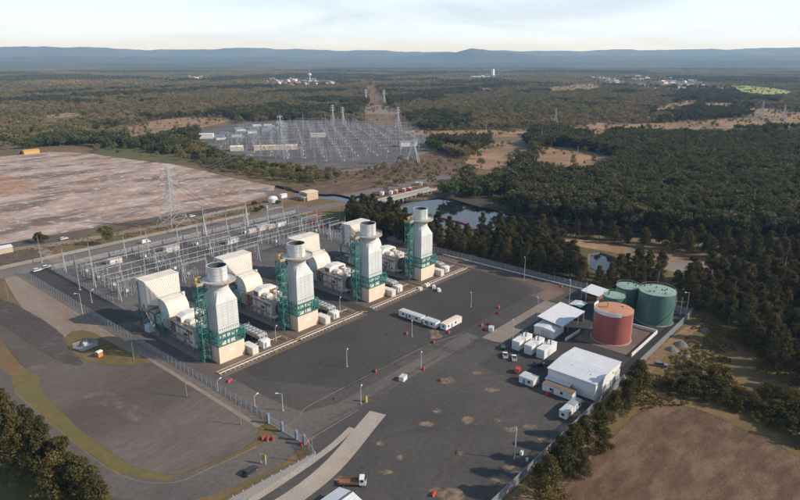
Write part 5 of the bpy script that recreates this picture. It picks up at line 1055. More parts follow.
x,y = G(204,138); t = shed('white_depot', 'low white depot at the left end of the far switchyard', x-14,x+14,y-9,y+9, 6, 1, 'x', cat='depot'); t.rotation_euler.z = R(-38)
x,y = G(237,150.5); t = shed('switchyard_hut', 'small cream hut left of the long cream hall', x-8,x+8,y-5,y+5, 5, 1.5, 'x', M_cream, M_white, cat='hut'); t.rotation_euler.z = R(-38)
x,y = G(318,137); t = shed('white_hall', 'white hall among the masts at the rear of the far switchyard', x-11,x+11,y-5,y+5, 5, 1, 'x', M_pale, M_lgrey, cat='hall'); t.rotation_euler.z = R(-38)
x,y = G(408,146); t = shed('switchyard_hut', 'pale hut near the right end of the far switchyard', x-12,x+12,y-6,y+6, 6, 1, 'x', M_white, M_grey, cat='hut'); t.rotation_euler.z = R(-38)
DEP = GP([(210,137),(240,127),(282,124),(290,130),(255,138),(222,141)])
for k,(x,y,r) in enumerate(sorted(grid_in(DEP, 23, 27, rot, rg, 4), key=lambda p: ((p[0]-CX)*_c-(p[1]-CY)*_s)/((p[0]-CX)*_s+(p[1]-CY)*_c))):
    t = thing('stored_plant', 'stored equipment on the depot pad beyond the far switchyard, %s from left' % ORDW[k], 'equipment', (x,y,0), r+rg.uniform(-.2,.2), 'stored equipment on the depot pad')
    P('body', (M_grey,M_white,M_bluegrey,M_grey)[k%4], t, lambda b: b.box(-7,7,-2,2,.2,rg.uniform(2.4,4.5))); P('base', M_conc, t, lambda b: b.box(-7.5,7.5,-2.5,2.5,0,.19)); P('end_box', M_grey, t, lambda b: b.box(7.1,8.6,-1.2,1.2,.2,2))
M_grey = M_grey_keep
# lattice pylons
M_pyl = mat('pylon_steel', (.46,.48,.50), (.38,.40,.42), scale=.4, rough=.6, metal=.1)
def pylon(label, px, py, h, base, rz=0, w=.22, arms=(.72,.84,.96)):
    t = thing('lattice_pylon', label, 'pylon', (*G(px,py),0), rz, 'lattice pylons')
    def half(z): 
        u = z/h
        return base/2*(1-u/.62)+base*.085*(u/.62) if u < .62 else base*.085*(1-(u-.62)/.38)+base*.045*((u-.62)/.38)
    n = 9; lv = [0]; st = h*.17
    while lv[-1] < h*.97: lv.append(min(h, lv[-1]+st)); st = max(h*.055, st*.82)
    def body(b):
        for z0, z1 in zip(lv[:-1], lv[1:]):
            a, c = half(z0), half(z1); q0 = [(-a,-a,z0),(a,-a,z0),(a,a,z0),(-a,a,z0)]; q1 = [(-c,-c,z1),(c,-c,z1),(c,c,z1),(-c,c,z1)]
            for k in range(4): b.bar(q0[k],q1[k],w); b.bar(q0[k],q1[(k+1)%4],w*.6); b.bar(q0[(k+1)%4],q1[k],w*.6); b.bar(q1[k],q1[(k+1)%4],w*.6)
    P('lattice_body', M_pyl, t, body)
    for k, u in enumerate(arms):
        z = h*u; L = h*(.19,.165,.13)[k % 3]; c = half(z)
        P('crossarm', M_pyl, t, lambda b: [(b.bar((s*c,-c,z),(s*L,0,z+.3),w*.7), b.bar((s*c,c,z),(s*L,0,z+.3),w*.7), b.bar((s*c,0,z+h*.045),(s*L,0,z+.3),w*.7)) for s in (-1,1)])
        for s in (-1,1): P('insulator_string', M_rust, t, lambda b: b.cyl((s*L,0,z+.2),(s*L,0,z-2.6),.14,n=6))
pylon('tall lattice pylon standing on the grass between the main road and the ash pad', 174,227,43,17,R(10), .26)
pylon('tall lattice pylon rising in front of the far switchyard at left', 282,158,50,12,R(20), .34)
pylon('lattice pylon at the right end of the far switchyard', 413,165,38,15,R(30), .36)
pylon('bluish lattice pylon in the woods right of the far switchyard', 555,129,34,11,R(40), .42)
pylon('far lattice pylon on the tan strip at the right', 761,118,33,10,R(40), .42)
pylon('far lattice pylon at the right edge of the tan strip', 783,120,29,9,R(40), .42)
pylon('distant lattice pylon at the rear of the far switchyard, left of three', 333,124,34,8,0,.4); pylon('distant lattice pylon at the rear of the far switchyard, middle of three', 343,124,30,8,0,.4); pylon('distant lattice pylon at the foot of the cut line, right of three', 398,127,34,8,0,.4)
pylon('very distant lattice pylon on the left side of the cut line', 366,102,34,8,0,.6); pylon('very distant lattice pylon on the right side of the cut line', 384,103,34,8,0,.6)
for i,(x,y,h,lb) in enumerate(((486,135,28,'on the tan strip right of the far switchyard'),(541,146,22,'above the round tan clearing'),(576,171,26,'in front of the right tan clearing'),(534,172,16,'below the right tan clearing'),(587,124,22,'in the woods right of the bluish pylon'),(667,172,18,'in the dark forest at the right'),(785,182,18,'in the dark forest at the far right'))):
    pole('power_pole', 'slender distant power pole ' + lb, x, y, h, M_grey, .35, 1, group='distant power poles')

# sagging conductors between the gantry rows and to the pylon
def span(label, p, q, sag, n=10, r=.045, offs=((-4,0),(0,0),(4,0))):
    t = thing('conductor_span', label, 'power line', (p[0],p[1],0), 0, 'overhead conductors')
    for ox, oy in offs:
        def w(b):
            pts = [Vector((ox+(q[0]-p[0])*k/n, oy+(q[1]-p[1])*k/n, p[2]+(q[2]-p[2])*k/n-sag*4*(k/n)*(1-k/n))) for k in range(n+1)]
            for a, c in zip(pts[:-1], pts[1:]): b.bar(a, c, r*2)
        P('wire', M_dgrey, t, w)
for i, x in enumerate(BX):
    span('three overhead wires over the %s switchyard bay, near span' % BN[i], (x,93,9.6),(x,121,9.6),1.2); span('three overhead wires over the %s switchyard bay, far span' % BN[i], (x,121,9.6),(x,158,9.6),1.6)
PA, PB, PC = G(174,227), G(282,158), G(413,165)
span('long overhead wires from the big pylon towards the far switchyard', (*PA,33),(*PB,38),7,16,.07,((-6,0),(6,0),(-5,2),(5,2)))
span('long overhead wires across the pond side between two pylons', (*PB,38),(*PC,30),6,16,.07,((-6,0),(6,0)))
span('long overhead wires from the big pylon down to the switchyard', (*PA,33),(116,158,10),3,12,.06,((-4,0),(0,0),(4,0)))
# ================================================================== TREES
def np_mesh(name, v, quads, m):
    me = bpy.data.meshes.new(name); me.vertices.add(len(v)); me.vertices.foreach_set('co', v.astype(np.float32).ravel()); n = len(quads)
    me.loops.add(n*4); me.loops.foreach_set('vertex_index', quads.astype(np.int32).ravel()); me.polygons.add(n); me.polygons.foreach_set('loop_start', np.arange(0,n*4,4,dtype=np.int32)); me.polygons.foreach_set('loop_total', np.full(n,4,np.int32))
    me.update(calc_edges=True); me.materials.append(m); return me
def leaves(rng, cen, rad, n, size, el=1.6, droop=0.0, squash=.8):
    """n leaf faces spread through each clump"""
    k = len(cen); c = np.repeat(cen, n, 0); r = np.repeat(rad, n)
    d = rng.normal(size=(k*n,3)); d /= np.linalg.norm(d,axis=1)[:,None]; q = r*rng.random(k*n)**.45
    p = c + d*q[:,None]*np.array([1,1,squash])
    t = rng.normal(size=(k*n,3)); t[:,2] = t[:,2]*(1-droop)-droop*2.2; t /= np.linalg.norm(t,axis=1)[:,None]
    b = np.cross(t, rng.normal(size=(k*n,3))); b /= np.linalg.norm(b,axis=1)[:,None]+1e-9
    s = size*(.6+.8*rng.random(k*n))[:,None]; t *= s*el; b *= s
    v = np.stack([p-t*.5, p+b*.5, p+t*.5, p-b*.5],1).reshape(-1,3)
    return v, np.arange(k*n*4).reshape(-1,4)
def clumps(rng, kind, h):
    if kind == 'cas':      # casuarina: ragged cone
        n = 40; u = rng.random(n)**.8; z = h*(.12+.86*u); R_ = h*.27*(1-u)**.55+.4; a = rng.random(n)*6.28; q = R_*np.sqrt(rng.random(n))*1.0
        c = np.stack([q*np.cos(a), q*np.sin(a), z],1); r = (.115+.08*rng.random(n))*h*(1-.55*u); return c, r
    if kind == 'euc':      # open spreading crown
        n = 26; a = rng.random(n)*6.28; u = rng.random(n); q = h*.36*np.sqrt(rng.random(n)); z = h*(.42+.50*u)-q*.25
        c = np.stack([q*np.cos(a), q*np.sin(a), z],1); return c, h*(.09+.07*rng.random(n))
    if kind == 'bush':
        n = 20; a = rng.random(n)*6.28; q = h*.55*np.sqrt(rng.random(n)); z = h*(.25+.6*rng.random(n)*(1-(q/(h*.7))**2))
        c = np.stack([q*np.cos(a), q*np.sin(a), z],1); return c, h*(.15+.1*rng.random(n))
def trunk_mesh(name, rng, kind, h, m, cen=None, limbs=7):
    b = MB(); top = h*(.9 if kind == 'cas' else .62); r = h*.016+.06
    k = 4; pts = [Vector((0,0,0))]
    for i in range(1,k+1): pts.append(Vector((rng.normal()*h*.012*i, rng.normal()*h*.012*i, top*i/k)))
    for i in range(k): b.cyl(pts[i],pts[i+1],r*(1-.8*i/k),r*(1-.8*(i+1)/k),6,False)
    if cen is not None:
        for j in rng.choice(len(cen), limbs, False):
            c = Vector(cen[j]); z = min(max(c.z*.6, h*.12), top*.98); f = z/top*k; i = min(int(f), k-1); s = pts[i].lerp(pts[i+1], f-i); b.cyl(s, c, r*.38, r*.1, 5, False)
    return b.mesh(name, m)
F_cas = foliage('casuarina_foliage', [(0.082,0.076,0.033),(0.119,0.099,0.043),(0.070,0.073,0.034),(0.143,0.111,0.050),(0.098,0.092,0.039)], .5)
F_casbrown = foliage('brownish_casuarina', [(0.152,0.116,0.048),(0.110,0.099,0.042),(0.133,0.112,0.042),(0.090,0.089,0.039)], .5)
F_euc = foliage('eucalypt_foliage', [(0.180,0.168,0.062),(0.245,0.202,0.091),(0.140,0.157,0.053),(0.297,0.226,0.123),(0.206,0.193,0.070),(0.128,0.144,0.053)], .55)
F_brownwood = foliage('brown_woodland', [(0.299,0.222,0.123),(0.240,0.187,0.094),(0.204,0.176,0.075),(0.336,0.248,0.150),(0.168,0.155,0.064),(0.263,0.198,0.112)], .6)
F_green = foliage('green_foliage', [(0.086,0.130,0.034),(0.124,0.159,0.045),(0.074,0.108,0.034),(0.154,0.170,0.052)], .55)
F_dark = foliage('dark_forest', [(0.082,0.095,0.039),(0.120,0.118,0.049),(0.067,0.081,0.034),(0.144,0.127,0.062),(0.101,0.109,0.042),(0.172,0.144,0.082)], .5)
F_bush = foliage('olive_bush', [(0.125,0.101,0.033),(0.088,0.081,0.030),(0.150,0.112,0.040),(0.072,0.072,0.026)], .5)
F_tuft = foliage('tussock_grass', [(0.264,0.193,0.072),(0.179,0.143,0.051),(0.314,0.214,0.100),(0.141,0.127,0.042)], .6)
F_olive = foliage('olive_shrub', [(0.140,0.133,0.039),(0.098,0.098,0.036),(0.168,0.140,0.042)], .6)
def tree_protos(kind, fol, h, n, size, seeds, el=1.6, droop=0., limbs=7):
    out = []
    for s in seeds:
        rng = np.random.default_rng(s); c, r = clumps(rng, kind, h); v, q = leaves(rng, c, r, n, size, el, droop)
        out.append((np_mesh('crown', v, q, fol), trunk_mesh('trunk', rng, kind, h, M_bark, c, limbs)))
    return out
HI = {'cas': tree_protos('cas', F_cas, 13, 130, .28, (1,2,3,4), 2.2, .35), 'casb': tree_protos('cas', F_casbrown, 13, 165, .26, (11,12,13), 2.2, .3), 'euc': tree_protos('euc', F_euc, 12, 110, .36, (5,6,7), 1.7, .2), 'bush': tree_protos('bush', F_bush, 5, 100, .26, (8,9), 1.6, .1, 4), 'olive': tree_protos('bush', F_olive, 3, 80, .2, (14,15), 1.6, .1, 4), 'green': tree_protos('euc', F_green, 11, 110, .38, (16,17), 1.5, .1)}
TRG = random.Random(21)
def tree(kind, x, y, s, label, group=None, name='tree', cat='tree', sz=None):
    cr, tr = TRG.choice(HI[kind]); t = thing(name, label, cat, (x,y,0), TRG.uniform(0,6.28), group); t.scale = (s*TRG.uniform(.88,1.12), s*TRG.uniform(.88,1.12), (sz or s)*TRG.uniform(.92,1.1))
    obj('trunk', tr, t); obj('crown', cr, t); return t
def fill(poly, dmin, rg, n=4000):
    poly = list(poly); xs = [p[0] for p in poly]; ys = [p[1] for p in poly]; out = []
    for _ in range(n):
        q = (rg.uniform(min(xs),max(xs)), rg.uniform(min(ys),max(ys)))
        if all((q[0]-o[0])**2+(q[1]-o[1])**2 > dmin*dmin for o in out) and pip(np.array([q]), poly)[0]: out.append(q)
    return out
# belts of casuarinas: the nearest stand as trees of their own, the rest closes up behind as one mass
def where(x, marks):
    px = float(at_px(np.array([(x[0],x[1])]))[0]); return min(marks, key=lambda m: abs(m[0]-px))[1]
REST = []
def belt(poly, dmin, keepn, sc, label, marks, group, brown, tries=4000):
    sp = fill(poly, dmin, TRG, tries); sp.sort(key=lambda p: (p[0]-CX)**2+(p[1]-CY)**2)
    cnt = {}
    for p in sorted(sp[:keepn], key=lambda q: float(at_px(np.array([q]))[0])):
        w_ = where(p, marks); px_ = float(at_px(np.array([p]))[0]); low = .68 if (432 < px_ < 498 and 'yard fence' in label) else 1; cnt[w_] = cnt.get(w_, 0)+1; tree('casb' if TRG.random() < brown else 'cas', *p, TRG.uniform(*sc)*low, label % w_ + ', ' + ORDW[min(cnt[w_],len(ORDW))-1] + ' from left', group, 'casuarina_tree')
    REST.extend(sp[keepn:])
def at_px(p):
    dx, dy = p[:,0]-CX, p[:,1]-CY; X = dx*_c-dy*_s; Y = dx*_s+dy*_c; w = Y*math.cos(PITCH)+CAM_H*math.sin(PITCH); return 400+FPX*X/w
belt(GP([(345,226),(352,212),(372,212),(396,220),(410,231),(450,236),(500,238),(556,246),(562,258),(575,270),(590,286),(560,281),(500,265.5),(452,253.5),(410,246),(372,236)]), 5.2, 115, (.9,1.3), 'casuarina behind the yard fence, %s', [(355,'left of the third stack'),(395,'left of the rightmost stack'),(420,'hidden by the rightmost stack'),(445,'just right of the rightmost stack'),(480,'below the red boom'),(515,'behind the slim fence lamp'),(550,'near the canal track bend'),(580,'next to the small pond')], 'casuarinas behind the back fence', .3)
belt(GP([(480,230.5),(520,233),(560,236),(610,239),(680,245),(760,251),(830,258),(830,270),(800,272),(760,270),(740,264),(690,255),(640,247),(580,239),(520,235)]), 7.0, 62, (.8,1.15), 'casuarina on the near canal bank, %s', [(500,'left end, by the boom'),(560,'where the dirt track starts'),(620,'behind the small pond'),(680,'above the green tanks'),(740,'by the dirt track end'),(800,'at the right edge')], 'casuarinas along the canal bank', .6)
belt(GP([(624,268),(640,264),(662,271),(664,284),(650,296),(640,302),(600,292),(592,286),(606,278)]), 5.6, 30, (.55,.9), 'bushy casuarina behind the green tanks, %s', [(600,'left of the short tank'),(625,'behind the narrow tank'),(655,'behind the largest tank')], 'casuarinas behind the tanks', 1)
belt(GP([(672,296),(680,282),(720,280),(745,276),(800,278),(900,292),(900,420),(800,392),(772,372),(752,352),(730,332),(715,318),(700,312)]), 6.4, 70, (.85,1.3), 'casuarina in the right hand wood, %s', [(690,'beside the corner lamp'),(720,'behind the gravel heaps'),(745,'at the edge of the scrub'),(770,'above the hedge'),(800,'at the photo edge')], 'casuarinas in the right hand wood', .4, 6000)
# near right: trees along the fence and the hedge
for i,(x,y,s,k,lb) in enumerate(((636,400,.95,'cas','tallest, nearest the warehouse corner'),(626,412,.8,'casb','second from the warehouse corner'),(612,424,.7,'cas','third from the warehouse corner'),(597,440,.75,'casb','right of the bottom cabins'),(583,452,.7,'cas','below the bottom cabins'),(572,466,.75,'casb','beside the fence, third from the bottom edge'),(558,482,.8,'cas','beside the fence, second from the bottom edge'),(545,500,.85,'casb','at the bottom edge beside the fence'),(640,385,.5,'cas','small, behind the tallest'),(604,452,.5,'casb','small, at the edge of the ploughed field'),(580,478,.55,'cas','small, right of the fence near the bottom'))):
    tree(k, *G(x,y), s*1.3, 'dark casuarina outside the yard fence, ' + lb, 'casuarinas outside the yard fence', 'casuarina_tree')
HX = [(676,388,1.0,'bush'),(688,383,1.1,'bush'),(694,396,1.2,'bush'),(704,402,.9,'olive'),(712,395,1.2,'bush'),(722,388,1.5,'bush'),(726,406,1.0,'bush'),(738,412,1.0,'olive'),(744,404,1.0,'bush'),(756,420,1.2,'olive'),(764,414,1.0,'bush'),(772,428,1.1,'olive'),(780,420,1.2,'bush'),(792,434,1.3,'bush'),(800,424,1.3,'bush'),(810,440,1.3,'bush'),(690,370,.6,'bush'),(706,380,.7,'olive'),(735,398,.9,'bush'),(752,408,.9,'bush'),(768,400,1.2,'bush'),(790,410,1.3,'bush')]
_h = {}
for (x,y,s,k) in sorted(HX): _h[k] = _h.get(k,0)+1; tree(k, *G(x,y), s*(1.35 if k == 'bush' else 1), ('dark bushy shrub' if k == 'bush' else 'low yellowish green shrub')+' in the hedge above the ploughed field, ' + ORDW[_h[k]-1] + ' from the left', 'shrubs of the field hedge' if k == 'bush' else 'yellowish shrubs of the field hedge', 'shrub', 'shrub')
# bottom left clump
for i,(x,y,s,k,lb) in enumerate(((8,436,1.05,'casb','topmost, at the left edge'),(30,446,1.0,'cas','second from the top left'),(20,462,1.05,'casb','in the middle of the left edge'),(48,462,1.0,'casb','third down the road side'),(42,480,1.1,'cas','in the middle of the clump'),(66,482,1.05,'casb','fourth down the road side'),(60,502,1.05,'cas','at the bottom edge, centre of the clump'),(86,505,1.0,'casb','lowest, at the right end of the clump'),(78,494,.8,'casb','smaller, right side of the clump'),(-6,450,1.1,'cas','cut by the left edge'),(100,513,.8,'casb','cut by the bottom edge'))):
    tree(k, *G(x,y), s*1.12, 'brownish green casuarina in the bottom left clump, ' + lb, 'casuarinas in the bottom left clump', 'casuarina_tree')
tree('bush', *G(42,242), 1.7, 'rounded dark tree on the grass by the western gate, left of two', None, 'gum_tree'); tree('euc', *G(108,245), 1.05, 'bare looking grey tree on the grass beyond the main road, right of two', None, 'gum_tree')
for (x,y,lb) in ((255,205,'left of the dome topped tank'),(262,209,'below the dome topped tank'),(278,204,'right of the dome topped tank'),(22,154,'beside the yellow hut'),(118,153,'at the rear corner of the ash pad'),(257,211.5,'nearest the road bend')): tree('bush', *G(x,y), .8, 'small dark shrub ' + lb, 'small shrubs near the road and ash pad', 'shrub', 'shrub')
# row of low trees between ash pad and far switchyard
_mk = [(205,'at the left end'),(235,'left of the middle'),(270,'in the middle'),(305,'right of the middle'),(338,'at the right end')]; _cn = {}
for k,(x,y) in enumerate(fill(GP([(196,160),(225,160),(270,167),(330,174),(345,180),(310,184),(280,181),(240,174),(205,166)]), 7, TRG)): tree('green' if k % 3 == 0 else 'euc', x, y, TRG.uniform(.5,.95), (lambda w: (_cn.__setitem__(w, _cn.get(w,0)+1), 'low tree between ash pad and far switchyard, %s, %s one' % (w, ORDW[_cn[w]-1]))[1])(where((x,y), _mk)), 'trees between ash pad and far switchyard', 'gum_tree')
for q_,(x,y) in enumerate(sorted(fill(GP([(345,178),(372,170),(430,168),(460,172),(455,177),(420,178),(380,178),(350,184)]), 8, TRG, 150), key=lambda p: float(at_px(np.array([p]))[0]))): tree('euc', x, y, TRG.uniform(.25,.5), 'low shrubby tree on the brown flat before the far switchyard, %s from left' % ORDW[q_], 'shrubby trees on the brown flat', 'gum_tree')
# large dark fig like trees
for q_,(x,y,s) in enumerate(sorted(((160,148,1.5),(170,150,1.6),(178,151,1.5),(186,152,1.3),(168,146,1.5),(154,152,1.1),(196,156,.9),(190,148,1.2),(148,150,.8)))): tree('bush', *G(x,y), s*2.5, 'big dark rounded tree in the clump left of the white depot, %s from left' % ORDW[q_], 'dark rounded trees by the depot', 'gum_tree')
# --------------------------------------------------- woods that read as one mass
def lo_protos(prefix, kind, fol, h, n, size, seeds, el, droop, trunk=True):
    c_ = bpy.data.collections.new(prefix)
    for s in seeds:
        rng = np.random.default_rng(s); c, r = clumps(rng, kind, h); v, q = leaves(rng, c, r, n, size, el, droop)
        me = np_mesh(prefix, v, q, fol)
        if trunk:
            tm = trunk_mesh('t', rng, kind, h, M_bark, c, 4); bm = bmesh.new(); bm.from_mesh(me); k0 = len(bm.faces); bm.from_mesh(tm); bm.faces.ensure_lookup_table()
            for f in bm.faces[k0:]: f.material_index = 1
            bm.to_mesh(me); bm.free(); me.materials.append(M_bark); bpy.data.meshes.remove(tm)
        c_.objects.link(bpy.data.objects.new(prefix, me))
    return c_
def clump_protos(prefix, fol, seeds, trees=22, size=60, q=12):
    c_ = bpy.data.collections.new(prefix)
    for s in seeds:
        rng = np.random.default_rng(s); cen = np.stack([rng.uniform(-size/2,size/2,trees), rng.uniform(-size/2,size/2,trees), rng.uniform(5,10,trees)],1); v, f = leaves(rng, cen, rng.uniform(3.5,6,trees), q, 3.0, 1.2, 0, .8)
        c_.objects.link(bpy.data.objects.new(prefix, np_mesh(prefix, v, f, fol)))
    return c_
def mass(name, label, pts, scl, coll, cat='forest'):
    n = len(pts); me = bpy.data.meshes.new(name); me.vertices.add(n); co = np.zeros((n,3),np.float32); co[:,:2] = pts; me.vertices.foreach_set('co', co.ravel())
    a = me.attributes.new('sc','FLOAT','POINT'); a.data.foreach_set('value', scl.astype(np.float32)); k = len(coll.objects)
    a = me.attributes.new('vi','INT','POINT'); a.data.foreach_set('value', RNG.integers(0,k,n).astype(np.int32)); a = me.attributes.new('rz','FLOAT_VECTOR','POINT'); rv = np.zeros((n,3),np.float32); rv[:,2] = RNG.random(n)*6.28; a.data.foreach_set('vector', rv.ravel())
    o = obj(name, me); tag(o, label, cat, None, 'stuff')
    ng = bpy.data.node_groups.new(name, 'GeometryNodeTree'); ng.interface.new_socket('Geometry', in_out='INPUT', socket_type='NodeSocketGeometry'); ng.interface.new_socket('Geometry', in_out='OUTPUT', socket_type='NodeSocketGeometry')
    N = ng.nodes.new; L = ng.links.new; gi, go = N('NodeGroupInput'), N('NodeGroupOutput'); ip = N('GeometryNodeInstanceOnPoints'); ci = N('GeometryNodeCollectionInfo'); ci.inputs['Collection'].default_value = coll; ci.inputs['Separate Children'].default_value = True; ci.inputs['Reset Children'].default_value = True
    def attr(nm, ty): q = N('GeometryNodeInputNamedAttribute'); q.data_type = ty; q.inputs['Name'].default_value = nm; return q.outputs['Attribute']
    mp = N('GeometryNodeMeshToPoints'); L(gi.outputs[0], mp.inputs[0]); L(mp.outputs[0], ip.inputs['Points']); L(ci.outputs[0], ip.inputs['Instance']); ip.inputs['Pick Instance'].default_value = True
    L(attr('vi','INT'), ip.inputs['Instance Index']); L(attr('sc','FLOAT'), ip.inputs['Scale']); L(attr('rz','FLOAT_VECTOR'), ip.inputs['Rotation']); L(ip.outputs[0], go.inputs[0])
    md = o.modifiers.new('scatter', 'NODES'); md.node_group = ng
    return o
def sector(n, r0, r1, half=R(47)):
    r = np.sqrt(RNG.random(n)*(r1*r1-r0*r0)+r0*r0); a = R(41)+(RNG.random(n)*2-1)*half; return np.stack([CX+r*np.cos(a), CY+r*np.sin(a)],1)
def field(p, s, seed):
    """smooth random field 0..1"""
    rg = np.random.default_rng(seed); v = np.zeros(len(p))
    for o in range(5):
        k = (1.7**o)/s
        for _ in range(3): a = rg.random()*6.28; v += np.sin((p[:,0]*np.cos(a)+p[:,1]*np.sin(a))*k*6.28+rg.random()*6.28)*(.62**o)
    return 1/(1+np.exp(-v*1.1))
NOTREE = [GP([(-330,172),(0,150),(90,146),(165,157),(215,160),(330,172),(430,152),(470,160),(466,180),(430,190),(440,197),(455,198.5),(480,205.5),(520,213.5),(560,219.5),(610,226.5),(680,232.5),(760,237.5),(850,242.5),(1000,250),(1100,420),(1100,640),(-330,640)])] + [CLEAR[k] for k in CLEAR if k not in (18,)]
HOUSE_ZONES = [GP(z) for z in ([(258,80),(300,77.5),(336,80),(338,86),(300,88),(262,87)], [(466,76),(500,74.5),(502,79),(470,80)], [(586,78),(640,76),(690,80),(724,84),(726,92),(670,93),(600,84)], [(150,78),(205,75),(208,80),(160,82)])]
def keep(p, zones): 
    m = np.ones(len(p), bool); q = np.array([CX,CY])
    for k, z in enumerate(zones):
        m &= ~pip(p, z)
        if any(z is c for c in CLEAR.values()):      # clearings open a little further on their near side
            m &= ~pip(q+(p-q)*1.05, z)
            m &= ~pip(q+(p-q)*1.09, z)
    return m
C_dark = lo_protos('dark_tree', 'euc', F_dark, 14, 34, .8, (31,32,33), 1.4, .1); C_cas = lo_protos('slim_tree', 'cas', F_dark, 12, 20, .7, (34,35), 1.6, .3)
for o in list(C_cas.objects): C_dark.objects.link(o)
C_euc = lo_protos('grey_gum', 'euc', F_euc, 12, 16, .85, (36,37,38), 1.4, .1); C_brown = lo_protos('brown_gum', 'euc', F_brownwood, 11, 13, .9, (39,40,41), 1.4, .1); C_green = lo_protos('green_gum', 'euc', F_green, 13, 24, .9, (42,43,44), 1.3, .1)
for o in list(C_dark.objects)[:2]: C_green.objects.link(o)
K_euc = clump_protos('far_grove', F_euc, (51,52,53)); K_brown = clump_protos('far_brown_grove', F_brownwood, (54,55,56)); K_dark = clump_protos('far_dark_grove', F_dark, (57,58,59))
# rest of the casuarina belts
CB = bpy.data.collections.new('belt_casuarina')
for kk in ('cas','casb'):
    for cr, tr in HI[kk]:
        bm = bmesh.new(); bm.from_mesh(cr); k0 = len(bm.faces); bm.from_mesh(tr); bm.faces.ensure_lookup_table()
        for f in bm.faces[k0:]: f.material_index = 1
        me = bpy.data.meshes.new('belt_casuarina'); bm.to_mesh(me); bm.free(); me.materials.append(cr.materials[0]); me.materials.append(M_bark); CB.objects.link(bpy.data.objects.new('belt_casuarina', me))
REST = np.array(REST); mass('casuarina_wood', 'depth of the dark casuarina woods behind their front trees', REST, RNG.uniform(.8,1.3,len(REST)), CB)
# stray trees on the clearings
sp = []
for k, z in CLEAR.items():
    if k in (0,): continue
    z = np.array(z); n = int(max(6, min(90, abs(sum(z[i][0]*z[(i+1)%len(z)][1]-z[(i+1)%len(z)][0]*z[i][1] for i in range(len(z))))/2/420))); c = RNG.uniform(z.min(0), z.max(0), (n*3,2)); c = c[pip(c, [tuple(q) for q in z])][:n]; sp.append(c)
sp = np.concatenate(sp); mass('stray_wood', 'stray trees and scrub dotted over the far clearings', sp, RNG.uniform(.25,.85,len(sp)), C_euc)
# tufts of grass and weeds outside the fence
TF = bpy.data.collections.new('tuft')
for sd in (61,62,63):
    rng = np.random.default_rng(sd); v, q = leaves(rng, np.array([[0,0,.25],[.3,.1,.2],[-.2,.25,.2]]), np.array([.5,.4,.35]), 16, .35, 2.2, 0, .6); TF.objects.link(bpy.data.objects.new('tuft', np_mesh('tuft', v, q, F_tuft)))
def tufts(name, label, poly, n, sc, seed, thr):
    poly_ = np.array(poly); c = RNG.uniform(poly_.min(0), poly_.max(0), (n,2)); c = c[pip(c, poly)]; c = c[field(c, 26, seed) > thr]; mass(name, label, c, RNG.uniform(*sc,len(c)), TF, 'grass')
tufts('scrub_tufts', 'rough tussocks in the scrub between the fence and the wood', [(60,-125.5),(170,-125.5),(176,-150),(140,-160),(95,-150),(74,-135)], 5500, (.3,.9), 71, .4)
TF0 = TF; TF = bpy.data.collections.new('straw')
F_straw = foliage('straw', [(0.289,0.196,0.118),(0.204,0.140,0.083),(0.360,0.253,0.153)], .7)
for o in TF0.objects:
    me = o.data.copy(); me.materials.clear(); me.materials.append(F_straw); TF.objects.link(bpy.data.objects.new('straw', me))
tufts('field_straw', 'thin straw and stubble over the ploughed field', GP([(652,408),(690,409),(740,432),(800,462),(940,540),(540,545),(610,450)]), 30000, (.07,.2), 75, .3)
TF = TF0
tufts('verge_weeds', 'tussocks on the dry grass beside the main road', [(-120,190),(190,190),(190,226),(-120,226)], 5000, (.25,.7), 73, .5)
tufts('lawn_weeds', 'weeds under the bottom left clump of trees', GP([(-40,395),(20,415),(70,455),(115,490),(120,540),(-60,540)]), 2500, (.3,.9), 74, .3)
# near and middle distance
p = sector(150000, 330, 1000); p = p[keep(p, NOTREE)]; x = at_px(p); y_ = np.hypot(p[:,0]-CX, p[:,1]-CY)
right = (x > 430) & (field(p, 900, 3)*.35 + np.clip((x-430)/240,0,1) - (y_ > 900)*.2 > .35)
f = field(p, 160, 5); g = field(p, 420, 6); u = RNG.random(len(p))
d = p[right & (u < .26)]; mass('dark_wood', 'dense dark green forest on the far bank of the canal', d, RNG.uniform(.5,1.0,len(d))**1.0*1.35, C_dark)
l = ~right & (u < .16) & (field(p, 90, 15) > .3)
a_ = p[l & (g > .58)]; mass('green_wood', 'band of fresh green trees behind the ash pad', a_, RNG.uniform(.5,1.25,len(a_)), C_green)
a_ = p[l & (g <= .58) & (f > .5)]; mass('gum_wood', 'olive gum trees in the woodland left of the switchyard', a_, RNG.uniform(.7,1.2,len(a_)), C_euc)
a_ = p[l & (g <= .58) & (f <= .5)]; mass('brown_wood', 'brownish open woodland beyond the ash pad', a_, RNG.uniform(.7,1.15,len(a_)), C_brown)
p = sector(170000, 1000, 3000); p = p[keep(p, NOTREE)]; f = field(p, 420, 7); g = field(p, 900, 8); x = at_px(p); u = RNG.random(len(p)); f = f + np.where(x > 430, .14, -.05); 
gap = field(p, 150, 16); u = np.where(gap < .25, u*2.4, u); hz_ = ~keep(p, HOUSE_ZONES); u = np.where(hz_, u*6, u)
m1 = (f > .55) & (u < .62); m2 = (f <= .55) & (f > .30) & (u < .5); m3 = (f <= .30) & (u < .42) & (g > -1)
for nm, lb, m_, c_ in (('dark_wood','dark patches of forest in the middle distance', m1 & (g > .45), C_dark), ('gum_wood','olive gum forest in the middle distance', (m1 & (g <= .45)) | (m2 & (g > .5)), C_euc), ('brown_wood','brown dry woodland in the middle distance', (m2 & (g <= .5)) | m3, C_brown)):
    d = p[m_]; mass(nm, lb, d, RNG.uniform(.45,1.3,len(d)), c_)
p = sector(46000, 2950, 11500, R(44)); hz_ = keep(p, HOUSE_ZONES); p = p[keep(p, NOTREE[1:]) & (hz_ | (RNG.random(len(p)) < .12))]; f = field(p, 2200, 9); g = field(p, 900, 10)
